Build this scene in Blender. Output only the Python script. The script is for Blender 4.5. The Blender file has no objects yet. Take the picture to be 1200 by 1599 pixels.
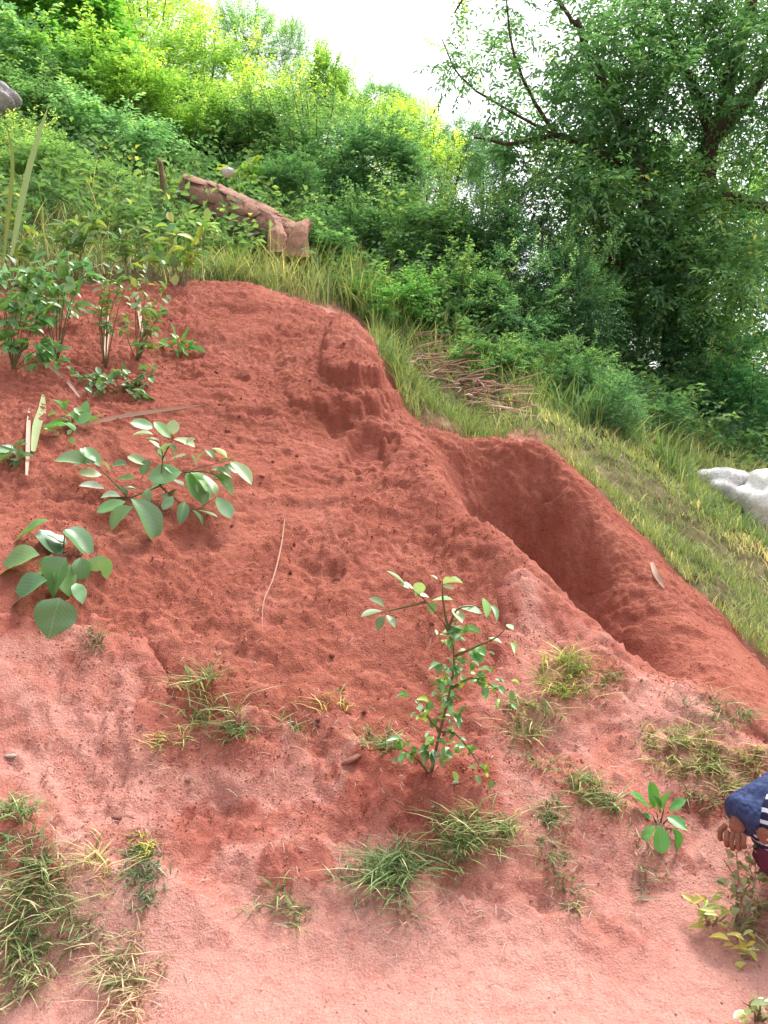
import bpy, math, random
import numpy as np
from mathutils import Vector, Matrix

R = math.radians
random.seed(7)
rng = np.random.default_rng(11)
scn = bpy.context.scene
COL = scn.collection

# ------------------------------------------------------------------ camera
F_PX, CX, CY = 1230.0, 600.0, 799.5          # focal length in photo pixels (1200 x 1599)
CAM = Vector((0.0, 0.0, 1.6)); PITCH = R(5.0)
cam = bpy.data.cameras.new('camera'); camo = bpy.data.objects.new('camera', cam); COL.objects.link(camo)
cam.sensor_fit = 'VERTICAL'; cam.sensor_height = 36.0; cam.lens = 36.0 * F_PX / 1599.0
cam.clip_start = 0.05; cam.clip_end = 2000
camo.location = CAM; camo.rotation_euler = (R(90) - PITCH, 0, 0)
scn.camera = camo

# ------------------------------------------------------------------ sky, sun, exposure
SUN_EL, SUN_AZ = R(63), R(40)               # azimuth measured from +Y towards +X
w = bpy.data.worlds.new('World'); scn.world = w; w.use_nodes = True
nt = w.node_tree; nt.nodes.clear()
sky = nt.nodes.new('ShaderNodeTexSky'); sky.sky_type = 'NISHITA'; sky.sun_disc = False
sky.sun_elevation = SUN_EL; sky.sun_rotation = SUN_AZ
sky.air_density = 1.0; sky.dust_density = 6.0; sky.ozone_density = 0.6; sky.altitude = 100
hs = nt.nodes.new('ShaderNodeHueSaturation'); hs.inputs['Saturation'].default_value = 0.22
bg = nt.nodes.new('ShaderNodeBackground'); bg.inputs['Strength'].default_value = 0.15
wo = nt.nodes.new('ShaderNodeOutputWorld')
nt.links.new(sky.outputs[0], hs.inputs['Color']); nt.links.new(hs.outputs[0], bg.inputs['Color'])
nt.links.new(bg.outputs[0], wo.inputs['Surface'])
sl = bpy.data.lights.new('sun', 'SUN'); sl.energy = 1.5; sl.angle = R(11); sl.color = (1.0, 0.94, 0.84)
so = bpy.data.objects.new('sun', sl); COL.objects.link(so)
sdir = Vector((math.cos(SUN_EL) * math.sin(SUN_AZ), math.cos(SUN_EL) * math.cos(SUN_AZ), math.sin(SUN_EL)))
so.rotation_euler = sdir.to_track_quat('Z', 'Y').to_euler(); so.location = (0, 0, 30)
scn.view_settings.view_transform = 'Standard'; scn.view_settings.look = 'None'
scn.view_settings.gamma = 1.0; scn.view_settings.use_curve_mapping = False
scn.view_settings.exposure = 1.15
scn.render.engine = 'CYCLES'
scn.cycles.max_bounces = 4; scn.cycles.diffuse_bounces = 2; scn.cycles.transmission_bounces = 4
scn.cycles.transparent_max_bounces = 4; scn.cycles.use_denoising = True
scn.cycles.use_adaptive_sampling = True; scn.cycles.adaptive_threshold = 0.03

# ------------------------------------------------------------------ helpers: geometry
FW = Vector((0, math.cos(PITCH), -math.sin(PITCH))); UP = Vector((0, math.sin(PITCH), math.cos(PITCH)))
def P(px, py, d):
    """point seen at photo pixel (px,py), d metres in front of the camera"""
    return CAM + Vector((1, 0, 0)) * ((px - CX) / F_PX * d) + UP * (-(py - CY) / F_PX * d) + FW * d
def proj(p):
    v = Vector(p) - CAM; d = v.dot(FW)
    return CX + v.x / d * F_PX, CY - v.dot(UP) / d * F_PX, d

def hash2(ix, iy, seed):
    h = (ix.astype(np.int64) * 374761393 + iy.astype(np.int64) * 668265263 + seed * 1274126177) & 0x7fffffff
    h = ((h ^ (h >> 13)) * 1103515245) & 0x7fffffff
    h = h ^ (h >> 16)
    return (h & 0xffff) / 65535.0
def vnoise(x, y, seed=0):
    ix = np.floor(x); iy = np.floor(y); fx = x - ix; fy = y - iy
    fx = fx * fx * fx * (fx * (fx * 6 - 15) + 10); fy = fy * fy * fy * (fy * (fy * 6 - 15) + 10)
    ix = ix.astype(np.int64); iy = iy.astype(np.int64)
    a = hash2(ix, iy, seed); b = hash2(ix + 1, iy, seed); c = hash2(ix, iy + 1, seed); d = hash2(ix + 1, iy + 1, seed)
    return (a + (b - a) * fx) * (1 - fy) + (c + (d - c) * fx) * fy      # 0..1
def fbm(x, y, seed=0, oct=4, gain=0.5):
    s = 0; a = 1; t = 0
    c, sn = math.cos(0.6), math.sin(0.6)
    for o in range(oct):
        s = s + a * vnoise(x, y, seed + o * 17); t += a
        x, y = (x * c - y * sn) * 2.03 + 5.1, (x * sn + y * c) * 2.03 + 1.7; a *= gain
    return s / t
def sstep(a, b, x):
    t = np.clip((x - a) / (b - a), 0, 1); return t * t * (3 - 2 * t)

def make_mesh(name, verts, faces, attrs=None, smooth=True):
    """verts (n,3) array; faces: list of (m,k) int arrays"""
    me = bpy.data.meshes.new(name)
    verts = np.asarray(verts, dtype=np.float32)
    me.vertices.add(len(verts)); me.vertices.foreach_set('co', verts.ravel())
    faces = [np.asarray(f, dtype=np.int32) for f in faces if len(f)]
    nl = sum(f.size for f in faces); npoly = sum(len(f) for f in faces)
    me.loops.add(nl); me.polygons.add(npoly)
    me.loops.foreach_set('vertex_index', np.concatenate([f.ravel() for f in faces]))
    ls = []; c = 0
    for f in faces:
        k = f.shape[1]; ls.append(c + np.arange(len(f)) * k); c += f.size
    me.polygons.foreach_set('loop_start', np.concatenate(ls).astype(np.int32))
    if smooth:
        me.polygons.foreach_set('use_smooth', np.ones(npoly, dtype=bool))
    me.update(calc_edges=True); me.validate()
    for k, v in (attrs or {}).items():
        a = me.attributes.new(k, 'FLOAT', 'POINT'); a.data.foreach_set('value', np.asarray(v, dtype=np.float32))
    return me

def obj(name, me, mat=None, parent=None, loc=None, kind=None):
    o = bpy.data.objects.new(name, me); COL.objects.link(o); o.color = (0.125, 0.125, 0.125, 1)
    if mat is not None and me is not None and len(me.materials) == 0: me.materials.append(mat)
    if parent is not None: o.parent = parent
    if loc is not None: o.location = loc
    if kind: o['kind'] = kind
    return o
def K8(c): return (*[min(1.0, v / 8.0) for v in c], 1.0)
def tag(o, label, cat, group=None):
    o['label'] = label; o['category'] = cat
    if group: o['group'] = group
    return o
def thing(name, label, cat, loc, group=None):
    o = bpy.data.objects.new(name, None); COL.objects.link(o); o.location = loc; o.empty_display_size = 0.05
    return tag(o, label, cat, group)

class MB:
    """collects pieces into one mesh"""
    def __init__(s): s.v = []; s.q = []; s.t = []; s.a = []; s.n = 0
    def add(s, v, q=None, t=None, a=0.5):
        v = np.asarray(v, dtype=float)
        s.v.append(v)
        if q is not None and len(q): s.q.append(np.asarray(q) + s.n)
        if t is not None and len(t): s.t.append(np.asarray(t) + s.n)
        s.a.append(np.full(len(v), a) if np.isscalar(a) else np.asarray(a)); s.n += len(v)
    def mesh(s, name, smooth=True):
        return make_mesh(name, np.concatenate(s.v), [np.concatenate(s.q) if s.q else [], np.concatenate(s.t) if s.t else []],
                         {'tint': np.concatenate(s.a)}, smooth)
def tube(mb, pts, rad, sides=6, a=0.5, cap=True):
    pts = [Vector(p) for p in pts]; n = len(pts)
    V = []; prev = None
    for i in range(n):
        t = (pts[min(i + 1, n - 1)] - pts[max(i - 1, 0)])
        t = t.normalized() if t.length > 1e-9 else Vector((0, 0, 1))
        if prev is None:
            u = t.orthogonal().normalized()
        else:
            u = (prev - t * prev.dot(t)); u = u.normalized() if u.length > 1e-6 else t.orthogonal().normalized()
        prev = u; b = t.cross(u)
        r = rad[i] if hasattr(rad, '__len__') else rad
        for k in range(sides):
            an = 2 * math.pi * k / sides; V.append(pts[i] + (u * math.cos(an) + b * math.sin(an)) * r)
    Q = []
    for i in range(n - 1):
        for k in range(sides):
            k2 = (k + 1) % sides
            Q.append((i * sides + k, i * sides + k2, (i + 1) * sides + k2, (i + 1) * sides + k))
    T = []
    if cap:
        V.append(pts[0]); V.append(pts[-1]); c0, c1 = n * sides, n * sides + 1
        for k in range(sides):
            k2 = (k + 1) % sides
            T.append((c0, k2, k)); T.append((c1, (n - 1) * sides + k, (n - 1) * sides + k2))
    mb.add(np.array([tuple(v) for v in V]), Q, T, a)
def smooth_path(pts, n=12):
    """Catmull-Rom through the points"""
    pts = [Vector(p) for p in pts]
    if len(pts) == 2: return [pts[0].lerp(pts[1], i / (n - 1)) for i in range(n)]
    e = [pts[0] * 2 - pts[1]] + pts + [pts[-1] * 2 - pts[-2]]
    out = []; m = len(pts) - 1
    for i in range(n):
        t = i / (n - 1) * m; k = min(int(t), m - 1); f = t - k
        a, b, c, d = e[k], e[k + 1], e[k + 2], e[k + 3]
        out.append(0.5 * ((2 * b) + (c - a) * f + (2 * a - 5 * b + 4 * c - d) * f * f + (3 * b - a - 3 * c + d) * f ** 3))
    return out

# ------------------------------------------------------------------ helpers: materials
class N:
    def __init__(s, name):
        s.m = bpy.data.materials.new(name); s.m.use_nodes = True; s.t = s.m.node_tree; s.t.nodes.clear()
        s.out = s.t.nodes.new('ShaderNodeOutputMaterial')
    def n(s, typ, **kw):
        x = s.t.nodes.new(typ)
        for k, v in kw.items():
            if k.startswith('i_'):
                key = k[2:].replace('_', ' '); x.inputs[key].default_value = v
            else: setattr(x, k, v)
        return x
    def l(s, a, b): s.t.links.new(a, b)
    def attr(s, name): return s.n('ShaderNodeAttribute', attribute_name=name).outputs['Fac']
    def pos(s):
        return s.n('ShaderNodeTexCoord').outputs['Object']
    def noise(s, scale, detail=6, rough=0.6, vec=None, lac=2.0):
        x = s.n('ShaderNodeTexNoise', i_Scale=scale, i_Detail=detail, i_Roughness=rough, i_Lacunarity=lac)
        s.l(vec if vec is not None else s.pos(), x.inputs['Vector']); return x.outputs['Fac']
    def ramp(s, fac, stops, interp='LINEAR'):
        x = s.n('ShaderNodeValToRGB'); x.color_ramp.interpolation = interp
        e = x.color_ramp.elements
        while len(e) < len(stops): e.new(0.5)
        for k, (p, c) in enumerate(stops):
            e[k].position = p; e[k].color = (c, c, c, 1) if np.isscalar(c) else (*c, 1)
        s.l(fac, x.inputs['Fac']); return x.outputs['Color']
    def mix(s, fac, a, b, mode='MIX'):
        x = s.n('ShaderNodeMix', data_type='RGBA', blend_type=mode)
        for sock, v in ((x.inputs[0], fac), (x.inputs[6], a), (x.inputs[7], b)):
            if isinstance(v, (int, float)): sock.default_value = v
            elif isinstance(v, tuple): sock.default_value = (*v, 1)
            else: s.l(v, sock)
        return x.outputs[2]
    def math(s, op, a, b=0.0):
        x = s.n('ShaderNodeMath', operation=op)
        for sock, v in ((x.inputs[0], a), (x.inputs[1], b)):
            if isinstance(v, (int, float)): sock.default_value = v
            else: s.l(v, sock)
        return x.outputs[0]
    def bump(s, h, strength, dist, normal=None):
        x = s.n('ShaderNodeBump', i_Strength=strength, i_Distance=dist); s.l(h, x.inputs['Height'])
        if normal is not None: s.l(normal, x.inputs['Normal'])
        return x.outputs['Normal']
    def princ(s, color, rough=0.9, normal=None, spec=0.2, **kw):
        x = s.n('ShaderNodeBsdfPrincipled'); x.inputs['Specular IOR Level'].default_value = spec
        for sock, v in ((x.inputs['Base Color'], color), (x.inputs['Roughness'], rough)):
            if isinstance(v, (int, float)): sock.default_value = v
            elif isinstance(v, tuple): sock.default_value = (*v, 1)
            else: s.l(v, sock)
        if normal is not None: s.l(normal, x.inputs['Normal'])
        for k, v in kw.items(): x.inputs[k.replace('_', ' ')].default_value = v
        s.l(x.outputs[0], s.out.inputs['Surface']); return x

def soil_loose():
    m = N('loose_red_soil')
    a = m.noise(2.4, 5, 0.65); b = m.noise(30, 4, 0.75); c = m.noise(150, 2, 0.7)
    col = m.ramp(a, [(0.3, (0.27, 0.088, 0.060)), (0.52, (0.36, 0.127, 0.090)), (0.72, (0.45, 0.175, 0.130))])
    col = m.mix(m.math('MULTIPLY', m.attr('pale'), 0.8), col, (0.44, 0.185, 0.142))
    col = m.mix(m.ramp(b, [(0.35, 0.0), (0.7, 1.0)]), m.mix(0.5, col, (0.19, 0.042, 0.028)), col)
    col = m.mix(m.math('MULTIPLY', m.ramp(c, [(0.55, 0.0), (0.75, 1.0)]), 0.3), col, (0.50, 0.20, 0.145))
    h = m.math('ADD', m.math('MULTIPLY', b, 1.0), m.math('MULTIPLY', c, 0.35))
    m.princ(col, 0.95, m.bump(h, 0.8, 0.018), 0.08); return m.m
def soil_packed():
    m = N('packed_red_earth')
    a = m.noise(1.3, 4, 0.6); b = m.noise(18, 5, 0.7); c = m.noise(120, 2, 0.7); d = m.noise(4, 5, 0.7)
    col = m.ramp(a, [(0.28, (0.37, 0.150, 0.118)), (0.48, (0.45, 0.205, 0.166)), (0.72, (0.52, 0.265, 0.222))])
    red = m.mix(m.math('MULTIPLY', m.ramp(d, [(0.40, 1.0), (0.52, 0.0)]), 0.6), col, (0.35, 0.105, 0.074))
    col = m.mix(m.math('MULTIPLY', m.attr('worn'), 0.8), red, (0.46, 0.238, 0.202))
    col = m.mix(m.math('MULTIPLY', m.ramp(b, [(0.3, 1.0), (0.5, 0.0)]), 0.45), col, (0.38, 0.115, 0.08))
    col = m.mix(m.math('MULTIPLY', m.ramp(c, [(0.56, 0.0), (0.68, 1.0)]), 0.4), col, (0.62, 0.38, 0.33))
    col = m.mix(m.math('MULTIPLY', m.ramp(c, [(0.30, 1.0), (0.42, 0.0)]), 0.55), col, (0.26, 0.085, 0.06))
    col = m.mix(m.attr('dug'), col, m.mix(m.ramp(b, [(0.35, 0.0), (0.65, 1.0)]), (0.25, 0.066, 0.047), (0.37, 0.125, 0.092)))
    lit = m.ramp(m.noise(9, 4, 0.7), [(0.35, (0.07, 0.06, 0.03)), (0.55, (0.15, 0.13, 0.065)), (0.75, (0.27, 0.21, 0.13))])
    col = m.mix(m.attr('veg'), col, lit)
    h = m.math('ADD', m.math('MULTIPLY', b, 0.9), m.math('MULTIPLY', c, 0.5))
    m.princ(col, 0.95, m.bump(h, 0.75, 0.016), 0.08); return m.m
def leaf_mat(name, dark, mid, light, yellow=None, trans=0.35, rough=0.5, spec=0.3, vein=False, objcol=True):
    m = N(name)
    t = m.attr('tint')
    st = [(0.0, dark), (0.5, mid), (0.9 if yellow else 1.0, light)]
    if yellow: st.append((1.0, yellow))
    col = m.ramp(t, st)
    if objcol:
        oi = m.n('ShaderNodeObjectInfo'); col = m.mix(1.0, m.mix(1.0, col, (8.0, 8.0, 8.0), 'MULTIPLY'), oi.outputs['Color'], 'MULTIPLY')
    if vein:
        x = m.n('ShaderNodeSeparateXYZ'); m.l(m.pos(), x.inputs[0])
        ay = m.math('ABSOLUTE', x.outputs[1])
        mid_ = m.math('LESS_THAN', ay, 0.012)
        wv = m.math('SINE', m.math('MULTIPLY', m.math('SUBTRACT', x.outputs[0], m.math('MULTIPLY', ay, 0.9)), 58.0))
        side = m.math('GREATER_THAN', wv, 0.86)
        f = m.math('MULTIPLY', m.math('MAXIMUM', mid_, m.math('MULTIPLY', side, 0.55)), 0.45)
        col = m.mix(f, col, m.mix(0.5, col, (0.55, 0.66, 0.42)))
        rnd = m.n('ShaderNodeObjectInfo').outputs['Random']; vx = m.n('ShaderNodeVectorMath', operation='ADD'); m.l(m.pos(), vx.inputs[0]); cb = m.n('ShaderNodeCombineXYZ'); m.l(m.math('MULTIPLY', rnd, 40.0), cb.inputs[0]); m.l(cb.outputs[0], vx.inputs[1])
        nz_ = m.noise(4, 5, 0.65, vx.outputs[0])
        col = m.mix(m.math('MULTIPLY', nz_, 0.35), col, (0.30, 0.36, 0.17))
        col = m.mix(m.math('MULTIPLY', m.ramp(nz_, [(0.58, 0.0), (0.72, 1.0)]), 0.6), col, (0.34, 0.20, 0.12))
    df = m.n('ShaderNodeBsdfDiffuse'); m.l(col, df.inputs['Color'])
    gl = m.n('ShaderNodeBsdfGlossy'); gl.inputs['Roughness'].default_value = rough
    b = m.n('ShaderNodeMixShader'); b.inputs[0].default_value = 0.10 * spec
    m.l(df.outputs[0], b.inputs[1]); m.l(gl.outputs[0], b.inputs[2])
    tr = m.n('ShaderNodeBsdfTranslucent'); m.l(m.mix(1.0, col, (1.2, 1.3, 0.65), 'MULTIPLY'), tr.inputs['Color'])
    mx = m.n('ShaderNodeMixShader'); mx.inputs[0].default_value = trans
    m.l(b.outputs[0], mx.inputs[1]); m.l(tr.outputs[0], mx.inputs[2]); m.l(mx.outputs[0], m.out.inputs['Surface'])
    return m.m
def bark_mat(name, c1, c2, scale=9):
    m = N(name)
    mp = m.n('ShaderNodeMapping'); mp.inputs['Scale'].default_value = (1, 1, 0.35); m.l(m.pos(), mp.inputs[0])
    a = m.noise(scale, 7, 0.7, mp.outputs[0])
    col = m.ramp(a, [(0.3, c1), (0.7, c2)])
    m.princ(col, 0.9, m.bump(a, 0.8, 0.02), 0.15); return m.m
def rock_mat(name, c1, c2, c3=None, scale=4):
    m = N(name)
    a = m.noise(scale, 8, 0.65); b = m.noise(scale * 7, 6, 0.7)
    col = m.ramp(a, [(0.33, c1), (0.62, c2)])
    if c3: col = m.mix(m.math('MULTIPLY', m.ramp(b, [(0.5, 0.0), (0.62, 1.0)]), 0.7), col, c3)
    m.princ(col, 0.9, m.bump(m.math('ADD', a, m.math('MULTIPLY', b, 0.4)), 0.7, 0.03), 0.2); return m.m

M = {}
M['loose'] = soil_loose(); M['packed'] = soil_packed()
M['grass'] = leaf_mat('grass_blades', (0.06, 0.095, 0.045), (0.125, 0.17, 0.08), (0.25, 0.26, 0.15), (0.46, 0.39, 0.28), 0.3, 0.55, 0.25)
M['leaf'] = leaf_mat('shrub_leaves', (0.035, 0.078, 0.044), (0.075, 0.150, 0.075), (0.16, 0.25, 0.115), (0.33, 0.35, 0.11), 0.48, 0.45, 0.35)
M['bigleaf'] = leaf_mat('broad_leaves', (0.035, 0.12, 0.05), (0.07, 0.20, 0.075), (0.17, 0.31, 0.13), (0.45, 0.52, 0.36), 0.28, 0.38, 1.3, vein=True)
M['stem'] = bark_mat('green_stems', (0.12, 0.11, 0.05), (0.22, 0.20, 0.10), 30)
M['twig'] = bark_mat('dry_twigs', (0.24, 0.17, 0.12), (0.45, 0.34, 0.26), 40)
M['bark'] = bark_mat('grey_brown_bark', (0.05, 0.035, 0.028), (0.15, 0.11, 0.085), 9)
M['straw'] = leaf_mat('dry_straw', (0.22, 0.13, 0.11), (0.38, 0.26, 0.22), (0.54, 0.43, 0.36), None, 0.1, 0.8, 0.1)

# ------------------------------------------------------------------ terrain: surface through measured points
CTRL = [  # photo pixel x, y, distance in front of the camera
 (0,1599,2.20),(300,1599,2.19),(600,1599,2.18),(900,1599,2.18),(1200,1599,2.2),
 (0,1500,2.33),(300,1500,2.36),(600,1490,2.39),(900,1490,2.38),(1200,1490,2.4),
 (0,1380,2.48),(300,1390,2.56),(600,1400,2.56),(900,1390,2.56),(1200,1390,2.6),
 (0,1230,2.70),(300,1250,2.80),(550,1260,2.80),(800,1260,2.80),(1000,1260,2.82),(1200,1260,2.87),
 (0,1090,2.95),(200,1100,3.02),(400,1130,3.00),(600,1150,2.99),(780,1130,3.05),(950,1130,3.14),(1200,1160,3.18),
 (-150,960,3.2),(0,960,3.2),(200,960,3.32),(400,980,3.35),(600,990,3.38),(740,990,3.42),(850,1010,3.45),
 (-150,830,3.6),(0,830,3.55),(200,830,3.70),(400,840,3.80),(560,850,3.82),(680,850,3.87),
 (-150,690,4.2),(0,690,4.12),(200,690,4.30),(400,700,4.42),(520,715,4.45),(620,745,4.32),
 (-150,580,4.75),(0,580,4.72),(200,570,4.95),(400,590,5.0),(500,610,4.98),(570,640,4.85),
 (-150,480,5.5),(0,480,5.45),(150,485,5.55),(300,500,5.55),(400,515,5.5),(500,540,5.45),(560,570,5.3),
 (-150,380,6.6),(0,390,6.4),(150,420,6.2),(280,455,6.0),(400,468,5.85),(500,506,5.72),(560,550,5.6),(594,598,5.4),(600,635,5.15),
 (650,668,5.1),(720,692,5.1),(800,701,5.08),(850,712,5.0),(905,752,4.9),(960,826,4.75),(1050,925,4.5),(1120,990,4.35),(1195,1055,4.2),(1300,1150,4.1),
 # near lip of the trench
 (700,755,4.42),(730,805,4.20),(790,880,3.95),(860,935,3.78),(930,985,3.64),(990,1032,3.5),(1100,1075,3.55),(1200,1125,3.5),
 # far wall of the trench
 (735,752,4.82),(800,768,4.84),(880,803,4.74),(940,860,4.62),(770,805,4.84),(800,850,4.82),(860,900,4.72),(930,930,4.58),(960,970,4.42),(1030,1000,4.22),(1040,955,4.38),(1110,1040,3.98),(1190,1090,3.80),
 # grass slope behind the mound
 (640,640,6.2),(700,650,6.3),(800,672,6.2),(900,700,6.0),(960,770,5.6),(1050,860,5.3),(1130,930,5.1),(1200,1000,4.95),
 (620,570,7.0),(700,590,7.2),(850,640,7.0),(1000,710,6.8),(1100,790,6.5),(1200,860,6.2),
 (590,500,7.6),(450,440,7.6),(330,425,7.3),(700,530,8.5),(900,620,8.3),(1050,680,8.2),(1200,770,8.0),
 (0,330,7.6),(150,340,7.6),(300,370,8.2),(450,380,9.2),
 (60,215,10.5),(300,285,11),(500,360,11),(700,470,11),(1000,620,10.5),(1200,720,10.5)]
cp = [P(*c) for c in CTRL]
# hidden trench floor just behind the lip
for (a, b, c) in ((730,805,4.20),(790,880,3.95),(860,935,3.78),(930,985,3.64)):
    q = P(a, b, c); cp.append(q + Vector((0.05, 0.14, -0.42))); cp.append(q + Vector((0.18, 0.48, -0.56)))
# hidden dip behind the crest
for (a, b, c) in ((500,495,5.72),(560,530,5.6),(598,600,5.3),(720,692,5.1),(850,712,5.0)):
    q = P(a, b, c); cp.append(q + Vector((0.25, 0.45, -0.12)))
cp += [Vector(v) for v in ((-1.5,1.2,0.0),(0,1.2,0),(1.5,1.2,-0.02),(0,0,0),(-3,0,0.02),(3,0,-0.15),(0,-3,0),(-4,-3,0.1),(4,-3,-0.4),
    (-3.2,2.0,0.12),(-4.5,2.6,0.7),(-5,4,2.0),(-6,6.5,3.6),(2.6,2.2,-0.12),(3.2,3.4,-0.1),(4,5,-0.1),(5,7,0.1),(6,10,0.2),(-9,10,6.2),(-4,14,6.7),(0,15,5.6),(5,16,2.4),(9,16,0.2),
    (-12,20,11.5),(-3,22,9.6),(4,24,5.6),(12,24,-1.5),(-25,20,16),(-30,-5,6),(0,-25,-2),(25,-20,-8),(28,10,-6),(30,35,-8),(10,45,-2),(-8,45,12),(-35,45,22))]
def tps_fit(pts, reg=2e-4):
    X = np.array([(p[0], p[1]) for p in pts]); z = np.array([p[2] for p in pts]); n = len(X)
    r2 = ((X[:, None] - X[None]) ** 2).sum(-1); K = 0.5 * r2 * np.log(r2 + 1e-12) + reg * np.eye(n)
    Pm = np.c_[np.ones(n), X]
    A = np.zeros((n + 3, n + 3)); A[:n, :n] = K; A[:n, n:] = Pm; A[n:, :n] = Pm.T
    s = np.linalg.solve(A, np.r_[z, 0, 0, 0]); return X, s
TX, TS = tps_fit(cp)
def base_z(x, y):
    x = np.asarray(x, dtype=float); y = np.asarray(y, dtype=float); sh = x.shape
    xc = np.clip(x.ravel(), -45, 45); yc = np.clip(y.ravel(), -30, 55)
    out = TS[-3] + TS[-2] * xc + TS[-1] * yc
    for i in range(len(TX)):
        r2 = (xc - TX[i, 0]) ** 2 + (yc - TX[i, 1]) ** 2
        out = out + TS[i] * 0.5 * r2 * np.log(r2 + 1e-12)
    return out.reshape(sh)
HX0, HX1, HY0, HY1, HS = -7.0, 7.0, 1.0, 13.0, 0.04
_hx = np.arange(HX0, HX1 + HS, HS); _hy = np.arange(HY0, HY1 + HS, HS)
HM = base_z(*np.meshgrid(_hx, _hy))
def fast_z(x, y):
    """height looked up in a table where there is one"""
    x = np.asarray(x, float); y = np.asarray(y, float); sh = x.shape; x = x.ravel(); y = y.ravel()
    ins = (x > HX0) & (x < HX1 - HS) & (y > HY0) & (y < HY1 - HS)
    out = np.empty(x.shape)
    if (~ins).any(): out[~ins] = base_z(x[~ins], y[~ins])
    u = (x[ins] - HX0) / HS; v = (y[ins] - HY0) / HS; i = u.astype(int); j = v.astype(int); u -= i; v -= j
    out[ins] = (HM[j, i] * (1 - u) + HM[j, i + 1] * u) * (1 - v) + (HM[j + 1, i] * (1 - u) + HM[j + 1, i + 1] * u) * v
    return out.reshape(sh)
def gz(x, y): return float(fast_z(np.array([x]), np.array([y]))[0])
def G(px, py, dmin=1.6, dmax=40.0, lift=0.0):
    """ground point seen at a photo pixel"""
    ds = np.r_[np.arange(dmin, 11, 0.05), np.arange(11, dmax, 0.8)]
    o = np.array(P(px, py, 0.0)); v = np.array(P(px, py, 1.0)) - o
    pts = o[None] + ds[:, None] * v[None]
    below = pts[:, 2] < fast_z(pts[:, 0], pts[:, 1])
    k = int(np.argmax(below)) if below.any() else len(ds) - 1
    a, b = ds[max(k - 1, 0)], ds[k]
    for _ in range(12):
        mth = (a + b) / 2; q = o + mth * v
        if q[2] < gz(q[0], q[1]): b = mth
        else: a = mth
    q = Vector(o + b * v); q.z += lift; return q
def gpts(x, y): return Vector((x, y, gz(x, y)))
def gnorm(x, y, e=0.04):
    return Vector((gz(x - e, y) - gz(x + e, y), gz(x, y - e) - gz(x, y + e), 2 * e)).normalized()

# outline of the loose soil in plan
MOUND_PX = [(-260,540),(-100,500),(30,490),(120,480),(200,475),(290,472),(400,474),(500,500),(556,535),(588,580),(592,625),(650,674),(720,698),
  (800,707),(848,718),(900,757),(955,832),(1045,932),(1115,997),(1190,1062),(1330,1180),(1330,1260),(1200,1150),(1130,1110),(1060,1080),(990,1050),(900,1010),(830,985),
  (785,1060),(755,1150),(705,1235),(600,1235),(530,1195),(450,1190),(390,1150),(305,1175),(225,1160),(190,1060),(115,1035),(20,1005),(-260,980)]
MP = []
for (a, b) in MOUND_PX:
    q = G(a, b); MP.append((q.x, q.y))
# push the crest part of the outline a little behind the crest
for i in range(1, 20): MP[i] = (MP[i][0] + (0.14 if i > 4 else 0), MP[i][1] + 0.42)
MP = np.array(MP)
def poly_sd(x, y, poly):
    """signed distance, positive inside"""
    sh = x.shape; x = x.ravel(); y = y.ravel()
    d = np.full(x.shape, 1e9); ins = np.zeros(x.shape, bool); n = len(poly)
    for i in range(n):
        ax, ay = poly[i]; bx, by = poly[(i + 1) % n]
        ex, ey = bx - ax, by - ay
        t = np.clip(((x - ax) * ex + (y - ay) * ey) / (ex * ex + ey * ey + 1e-12), 0, 1)
        d = np.minimum(d, np.hypot(x - ax - t * ex, y - ay - t * ey))
        c = ((ay > y) != (by > y)) & (x < ex * (y - ay) / (ey if abs(ey) > 1e-12 else 1e-12) + ax); ins ^= c
    return np.where(ins, d, -d).reshape(sh)

LIP = [G(a, b) for a, b in ((700,760),(730,812),(790,888),(860,943),(930,993),(990,1040))]
def packed_detail(x, y):
    near = np.exp(-np.maximum(0, np.hypot(x, y - 3) - 3.5) / 4)
    big = (fbm(x * 1.1 + 3, y * 1.1, 5, 4) - 0.5) * 0.06
    med = (fbm(x * 4.5, y * 4.5, 9, 5, 0.6) - 0.5) * 0.030
    n = fbm(x * 2.6 + 7, y * 3.4, 21, 6, 0.55)                       # little scarps
    sc = (sstep(0.50, 0.508, n) * 0.024 + sstep(0.585, 0.592, n) * 0.02 + sstep(0.40, 0.408, n) * 0.022)
    fine = (fbm(x * 22, y * 22, 31, 3, 0.65) - 0.5) * 0.020
    rid = np.abs(fbm(x * 7 + 4, y * 9, 35, 4, 0.6) - 0.5) * 2      # cracked crumbly edges
    fine = fine + np.clip(0.16 - rid, 0, 1) * -0.07 * sstep(0.45, 0.6, fbm(x * 1.8, y * 1.8, 37, 3))
    path = sstep(2.42, 2.18, y)                                 # the trodden path is smoother
    return near * (big * (1 - 0.6 * path) + (med + sc) * (1 - 0.9 * path) + fine * (1 - 0.4 * path))
DENTS = [(575,700,.13,.20,.12),(530,668,.09,.07,.06),(612,690,.05,.12,.07),(432,980,.035,.04,.05),(218,982,.03,.03,.04),(372,600,.08,.06,.05),(410,660,.12,.06,.05),(300,850,.12,.08,.05),
         (500,900,.14,.07,.05),(640,930,.10,.06,.045),(180,640,.10,.06,.05),(330,1000,.12,.05,.045),(905,860,.10,.12,.06),(820,790,.14,.10,.07),(990,960,.10,.08,.05),(1080,1000,.12,.06,.05),(870,760,.10,.05,.05)]
DENTS = [(*G(a_, b_)[:2], rx_, ry_, dp_) for (a_, b_, rx_, ry_, dp_) in DENTS]
RISES = [(*G(525, 590)[:2], .40, .46, .10), (*G(552, 590)[:2], .20, .34, .13), (*G(770, 728)[:2], .42, .16, .05)]
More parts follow.
